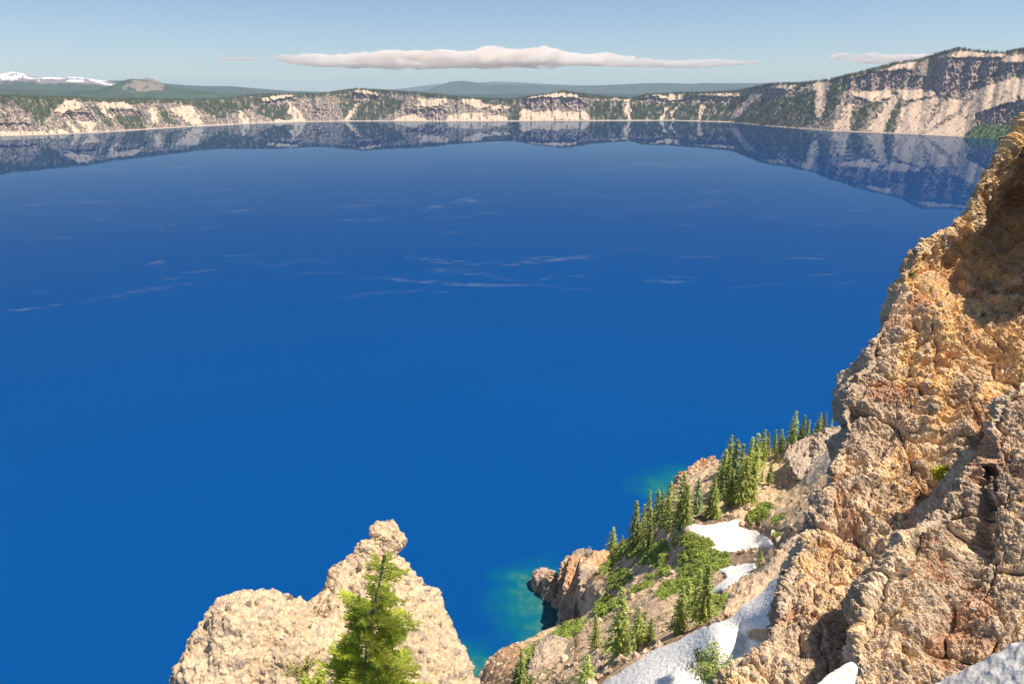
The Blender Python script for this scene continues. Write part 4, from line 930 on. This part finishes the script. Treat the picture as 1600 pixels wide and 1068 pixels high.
# shrubs: leafy mounds over the green patches
def leafcloud(pos, nrm, size, cols, r):
    n = len(pos); e1 = r.normal(size=(n, 3)); e1 /= np.linalg.norm(e1, axis=1)[:, None]; e2 = np.cross(e1, r.normal(size=(n, 3)) + nrm * 1.5); e2 /= np.linalg.norm(e2, axis=1)[:, None]
    s = size[:, None]
    return np.stack([pos - e1 * s, pos - e2 * s * .55, pos + e1 * s, pos + e2 * s * .55], 1), cols
def shrubs():
    r = np.random.RandomState(4); g = np.argwhere(green > .5)
    # density by ground area
    w = (hz[g[:, 0], g[:, 1]]) ** 1.0; sel = g[r.choice(len(g), 1500, p=w / w.sum())]
    c = HP[sel[:, 0], sel[:, 1]]; rad_ = r.uniform(.5, 1.5, len(c)) * (hz[sel[:, 0], sel[:, 1]] / 200)
    extra = np.argwhere((green < .5) & (snowm < .5) & (dirt < .5) & (hpx < 1110) & (hpx > 760) & (hpy > 860) & (fbm(HP / 6 + 21, 4) > .1))
    se = extra[r.choice(len(extra), 420)]; c2 = HP[se[:, 0], se[:, 1]]; c = np.concatenate([c, c2]); rad_ = np.concatenate([rad_, r.uniform(.25, .7, len(c2)) * hz[se[:, 0], se[:, 1]] / 200])
    tone = np.array([.37, .43, .09]) * r.uniform(.7, 1.25, (len(c), 1)); tone[1500:] = np.array([.24, .25, .10]) * r.uniform(.6, 1.2, (len(c2), 1))
    m = 60; d = r.normal(size=(len(c), m, 3)); d /= np.linalg.norm(d, axis=-1)[..., None]; d[..., 2] = np.abs(d[..., 2])
    pos = c[:, None] + d * (rad_[:, None, None] * r.uniform(.75, 1.0, (len(c), m, 1))) * [1, 1, .75]
    sz = np.repeat((rad_ * .22 + .06)[:, None], m, 1).ravel()
    Q, _ = leafcloud(pos.reshape(-1, 3), d.reshape(-1, 3), sz, None, r)
    C = (np.repeat(tone[:, None], m, 1) * r.uniform(.75, 1.25, (len(c), m, 1))).reshape(-1, 3)
    o = quads_to(Q, C, 'shrub_cover', M_SHRUB, None); tag(o, 'bright green low shrubs carpeting patches of the slope', 'shrubs', kind='stuff')
shrubs()
# boulders on the slope
def bush(name, loc, rad_, n, lsz, col, label, seed, flat=.8, cat='bush', dirn=None, stems=12):
    r = np.random.RandomState(seed); root = empty(name, loc); tag(root, label, cat)
    SV = []; SF = []; off = 0; P = []
    for i in range(stems):
        a = r.rand() * 6.28; e = r.uniform(.3, 1.3); d = np.array([math.cos(a) * math.cos(e), math.sin(a) * math.cos(e), math.sin(e) * flat])
        if dirn is not None: d = d * .7 + np.array(dirn)
        L = rad_ * r.uniform(.6, 1.1); pts = [d * L * t + np.array([0, 0, .1 * L * t * t]) + .03 * L * r.normal(size=3) for t in np.linspace(0, 1, 5)]
        V, f = tube(pts, np.linspace(.02, .006, 5) * rad_ * 1.4, 4); SV.append(V.reshape(-1, 3)); SF.append(f + off); off += V.size // 3
        for _ in range(n // stems):
            t = r.rand() ** .6; P.append(d * L * t + np.array([0, 0, .1 * L * t * t]) + r.normal(size=3) * rad_ * .13 * (1.1 - .5 * t))
    P = np.array(P); Q, _ = leafcloud(P, np.zeros(P.shape) + [0, 0, 1], lsz * r.uniform(.6, 1.3, len(P)), None, r)
    quads_to(Q, np.array(col) * r.uniform(.6, 1.35, (len(P), 1)), 'foliage', M_SHRUB, root)
    mesh_obj('stems', np.concatenate(SV), np.concatenate(SF), M_BARKN, np.ones((off, 3)) * [.25, .19, .13], parent=root)
    return root
BA = bvh_of(QA, 2); BB = bvh_of(QB, 2)
def near(px, py, bv):
    h, n = hit(px, py, bv); return np.array(h) if h is not None else at(np.array(float(px)), np.array(float(py)), np.array(30.))
def nearest(px, py):
    c = [np.array(h) for h in (hit(px, py, BA)[0], hit(px, py, BB)[0]) if h is not None]
    p = min(c, key=lambda q: np.linalg.norm(q - CAM)); return p + (CAM - p) / np.linalg.norm(CAM - p) * .5
bush('bush', near(1424,432,BA), .35, 260, .05, (.16,.22,.06), 'small pale green tuft on the outer edge of the tall cliff', 1)
bush('bush', nearest(1468,748), .85, 3000, .06, (.62,.60,.05), 'bright yellow green bush growing from the cliff face beside the buttress', 2, dirn=(-.1, -.3, .6))
bush('bush', near(1440,405,BA), .25, 200, .04, (.18,.2,.06), 'little green tuft just under the shaded upper cliff', 3)
bush('bush', near(1536,494,BA), .25, 200, .04, (.2,.24,.05), 'tiny green plant in the sunlit orange part of the cliff', 4)
def bigsap():
    h = None; loc = np.array(h) if h is not None else at(np.array(1112.), np.array(1066.), np.array(84.))
    loc = at(np.array(1110.), np.array(1068.), np.array(78.))
    return bush('conifer_sapling', loc, 3.6, 3200, .14, (.52,.56,.14), 'leaning young conifer poking up over the gully snow below the cliff', 6, flat=1.3, cat='sapling', dirn=(-.1, 0, .45), stems=14)
bigsap()

# ---- foreground fir
def fir(loc, h, label):
    r = np.random.RandomState(21); root = empty('young_fir', loc); root.rotation_euler = (0, math.radians(11.5), 0); tag(root, label, 'fir tree')
    zz = np.linspace(-.3, h, 24); V, f = tube([(.04 * math.sin(1.7 * z), .04 * math.cos(2.1 * z), z) for z in zz], .055 * (1 - (zz + .3) / (h + .45)) + .006, 8)
    mesh_obj('trunk', V, f, M_BARKN, np.ones((V.size // 3, 3)) * [.22, .18, .15], parent=root)
    SV = []; SF = []; off = 0; NQ = []; NC = []
    def needles(p0, p1, col, dens=230, ln=.032):
        nonlocal NQ
        L = np.linalg.norm(p1 - p0); n = max(6, int(L * dens)); t = r.rand(n)[:, None]; d = (p1 - p0) / (L + 1e-9)
        c = p0 + (p1 - p0) * t; q = r.normal(size=(n, 3)); q -= (q @ d)[:, None] * d; q[:, 2] = np.abs(q[:, 2]) * .8; q /= np.linalg.norm(q, axis=1)[:, None] + 1e-9
        tip = c + (q * .8 + d * .75) * ln * r.uniform(.7, 1.3, (n, 1)); s = np.cross(q, d) * .0062
        NQ.append(np.stack([c - s, tip - s * .5, tip + s * .5, c + s], 1)); NC.append(col * r.uniform(.75, 1.25, (n, 1)))
    z = .15
    while z < h * .985:
        t = z / h; gap = (.80 < t < .84); 
        L = .94 * (1 - t) ** .62 * (.75 + .4 * r.rand()) + .10
        if gap: L *= .25
        nb = r.randint(3, 5) if not gap else 1; a0 = r.rand() * 6.28
        for b in range(nb):
            a = a0 + b / nb * 6.28 + r.normal() * .25; Lb = L * r.uniform(.6, 1.2)
            up = .15 + .5 * t + r.normal() * .12; out = np.array([math.cos(a), math.sin(a), 0]); side = np.array([-math.sin(a), math.cos(a), 0])
            u = np.linspace(0, 1, 7)[:, None]; pts = np.array([0, 0, z]) + out * Lb * u + np.array([0, 0, 1]) * (up * Lb * u - .45 * Lb * u * u + .22 * Lb * u ** 3)
            pts += side * (.06 * Lb * r.normal()) * u * u
            V, f = tube(pts, np.linspace(.012, .003, 7) * (1.3 - t), 4); SV.append(V.reshape(-1, 3)); SF.append(f + off); off += V.size // 3
            col = np.array([.62, .66, .11]) * r.uniform(.75, 1.2) if r.rand() > .2 else np.array([.55, .60, .10])
            ntw = max(3, int(Lb / .045))
            for k in range(ntw):
                uu = (k + .7) / ntw; 
                if uu < .12: continue
                p = np.array([np.interp(uu, u[:, 0], pts[:, i]) for i in range(3)])
                for sg in (-1, 1):
                    tl = Lb * .42 * (1 - .6 * uu) * r.uniform(.6, 1.2) + .03
                    dd = out * .75 + side * sg * r.uniform(.5, .9) + np.array([0, 0, r.normal() * .12 + .02]); dd /= np.linalg.norm(dd); e = p + dd * tl
                    needles(p, e, col); 
                    if tl > .14:
                        for s2 in (-1, 1):
                            q0 = p + dd * tl * r.uniform(.35, .6); d2 = dd * .7 + np.cross(dd, [0, 0, 1]) * s2 * .7; needles(q0, q0 + d2 * tl * .45, col * 1.05)
            needles(pts[3], pts[-1], col); needles(pts[1], pts[3], col * .9, 120)
        z += (.10 + .07 * r.rand()) * (1.0 if not gap else 1.4)
    needles(np.array([0, 0, h * .93]), np.array([0, 0, h]), np.array([.42, .45, .05]), 500)
    mesh_obj('branches', np.concatenate(SV), np.concatenate(SF), M_BARKN, np.ones((off, 3)) * [.25, .20, .15], parent=root)
    Q = np.concatenate(NQ); quads_to(Q, np.concatenate(NC), 'foliage', M_FIR, root); print('fir needles', len(Q))
firloc = at(np.array(548.), np.array(1180.), np.array(11.5))
v = firloc - CAM; zc = v[1] * CP - v[2] * SP; yc = v[1] * SP + v[2] * CP; yt = -(858 - 534) / F
fir(firloc, (yt * zc - yc) / (CP + SP * yt), 'bright yellow green young fir in front of the pale spire')
bush('bush', at(np.array(470.), np.array(1050.), np.array(14.2)), .55, 800, .026, (.42,.38,.10), 'sparse yellow green bush against the spire left of the young fir', 9, flat=.6)
bush('bush', at(np.array(492.), np.array(1078.), np.array(12.6)), .35, 1500, .03, (.42,.47,.08), 'bright green lower branches of the young fir at the bottom edge left of its trunk', 10)  # separate leafy clump added to stand for the fir's lower left branches

# ================================================================== CLOUDS
def cloud_mat():
    m = bpy.data.materials.new('cloud'); m.use_nodes = True; n = m.node_tree; n.nodes.clear()
    out = n.nodes.new('ShaderNodeOutputMaterial'); pv = n.nodes.new('ShaderNodeVolumePrincipled')
    pv.inputs['Color'].default_value = (1.0, .948, .89, 1); pv.inputs['Density'].default_value = CLOUD_DENSITY; pv.inputs['Anisotropy'].default_value = 0.1
    geo = n.nodes.new('ShaderNodeNewGeometry'); mp = n.nodes.new('ShaderNodeMapping'); mp.inputs['Scale'].default_value = (1 / 2600, 1 / 2600, 1 / 800); n.links.new(geo.outputs['Position'], mp.inputs[0])
    nz = n.nodes.new('ShaderNodeTexNoise'); nz.inputs['Scale'].default_value = 1; nz.inputs['Detail'].default_value = 5; nz.inputs['Roughness'].default_value = .6; n.links.new(mp.outputs[0], nz.inputs['Vector'])
    mr = n.nodes.new('ShaderNodeMapRange'); mr.inputs[1].default_value = .42; mr.inputs[2].default_value = .62; mr.inputs[3].default_value = 0.0; mr.inputs[4].default_value = CLOUD_DENSITY; n.links.new(nz.outputs[0], mr.inputs[0]); n.links.new(mr.outputs[0], pv.inputs['Density'])
    n.links.new(pv.outputs[0], out.inputs['Volume']); return m
CLOUD_DENSITY = 3.0e-3
SC.cycles.volume_step_rate = 0.03; SC.cycles.volume_max_steps = 512
M_CLOUD = cloud_mat()
def cloud(poly_top, poly_bot, label, n, seed, dist=85000):
    r = np.random.RandomState(seed); V = []; off = 0; Fs = []
    tx, ty = zip(*poly_top); bx, by = zip(*poly_bot)
    for i in range(n):
        x = r.uniform(tx[0], tx[-1]); a = np.interp(x, tx, ty); b = np.interp(x, bx, by); h0 = b - a
        q = np.array([[x / 26., seed * 5., 0.], [x / 8., seed * 9., 0.], [x / 34., seed * 7. + 40, 0.]]); pn = perlin(q); a += h0 * (.14 + .34 * pn[0] + .34 * pn[1]); b -= h0 * (.10 + .20 * pn[2]); hh = max(b - a, .6); y = a + hh * r.uniform(.06, .92)
        d = dirs(x, y); d = d / np.hypot(d[0], d[1]); D = dist + r.uniform(-4000, 4000); c = CAM + d * D
        ry = (min(y - a, b - y) + .5) * r.uniform(.3, 1.0) ** .7 + .5; s = D / F
        rx = s * ry * r.uniform(1.6, 4.5); rz = s * ry * r.uniform(.75, 1.05)
        v = ICV * (1 + .16 * r.normal(size=(len(ICV), 1))) * [rx, rx * .8, rz] + c
        V.append(v); Fs.append(ICF + off); off += len(v)
    o = mesh_obj('cloud', np.concatenate(V), np.concatenate(Fs), M_CLOUD); tag(o, label, 'cloud'); 
    rm = o.modifiers.new('r', 'REMESH'); rm.mode = 'VOXEL'; rm.voxel_size = 75; rm.use_smooth_shade = True
    return o
cloud([(430,88),(470,86),(520,85),(560,82),(578,81),(605,85),(625,78),(660,77),(695,79),(730,84),(750,76),(772,72),(800,80),(840,73),(870,79),(900,84),(950,86),(985,91),(1050,94),(1120,93),(1180,96)],
      [(430,90),(470,103),(520,107),(620,109),(760,107),(850,107),(900,105),(960,104),(1000,106),(1080,107),(1130,104),(1180,99)], 'long low peach white cloud bank above the middle of the far rim', 1500, 1)
cloud([(336,91),(360,89),(380,88.5),(400,90),(414,92)], [(336,92),(370,94.5),(400,94.5),(414,93)], 'thin small cloud streak left of the long bank', 90, 2)
cloud([(1294,87),(1320,84.5),(1360,84.5),(1400,85),(1425,83.5),(1470,86),(1500,90)], [(1294,90),(1330,97),(1360,99),(1400,99),(1450,97),(1500,96)], 'smooth pale cloud half hidden behind the high right rim', 260, 3)

# ================================================================== HAZE
def haze():
    m = bpy.data.materials.new('haze'); m.use_nodes = True; n = m.node_tree; n.nodes.clear()
    out = n.nodes.new('ShaderNodeOutputMaterial'); pv = n.nodes.new('ShaderNodeVolumePrincipled')
    pv.inputs['Color'].default_value = (.70, .85, 1.0, 1); pv.inputs['Density'].default_value = HAZE_DENSITY; pv.inputs['Anisotropy'].default_value = 0.0
    n.links.new(pv.outputs[0], out.inputs['Volume'])
    x0, x1, y0, y1, z0, z1 = -52000, 52000, -9000, 56000, -360, 1060
    v = np.array([(x, y, z) for x in (x0, x1) for y in (y0, y1) for z in (z0, z1)], float)
    f = [(0, 1, 3, 2), (4, 6, 7, 5), (0, 4, 5, 1), (2, 3, 7, 6), (0, 2, 6, 4), (1, 5, 7, 3)]
    o = mesh_obj('haze', v, f, m, smooth=False); tag(o, kind='stuff', label='thin pale blue air over the lake and hills', cat='haze')
haze()
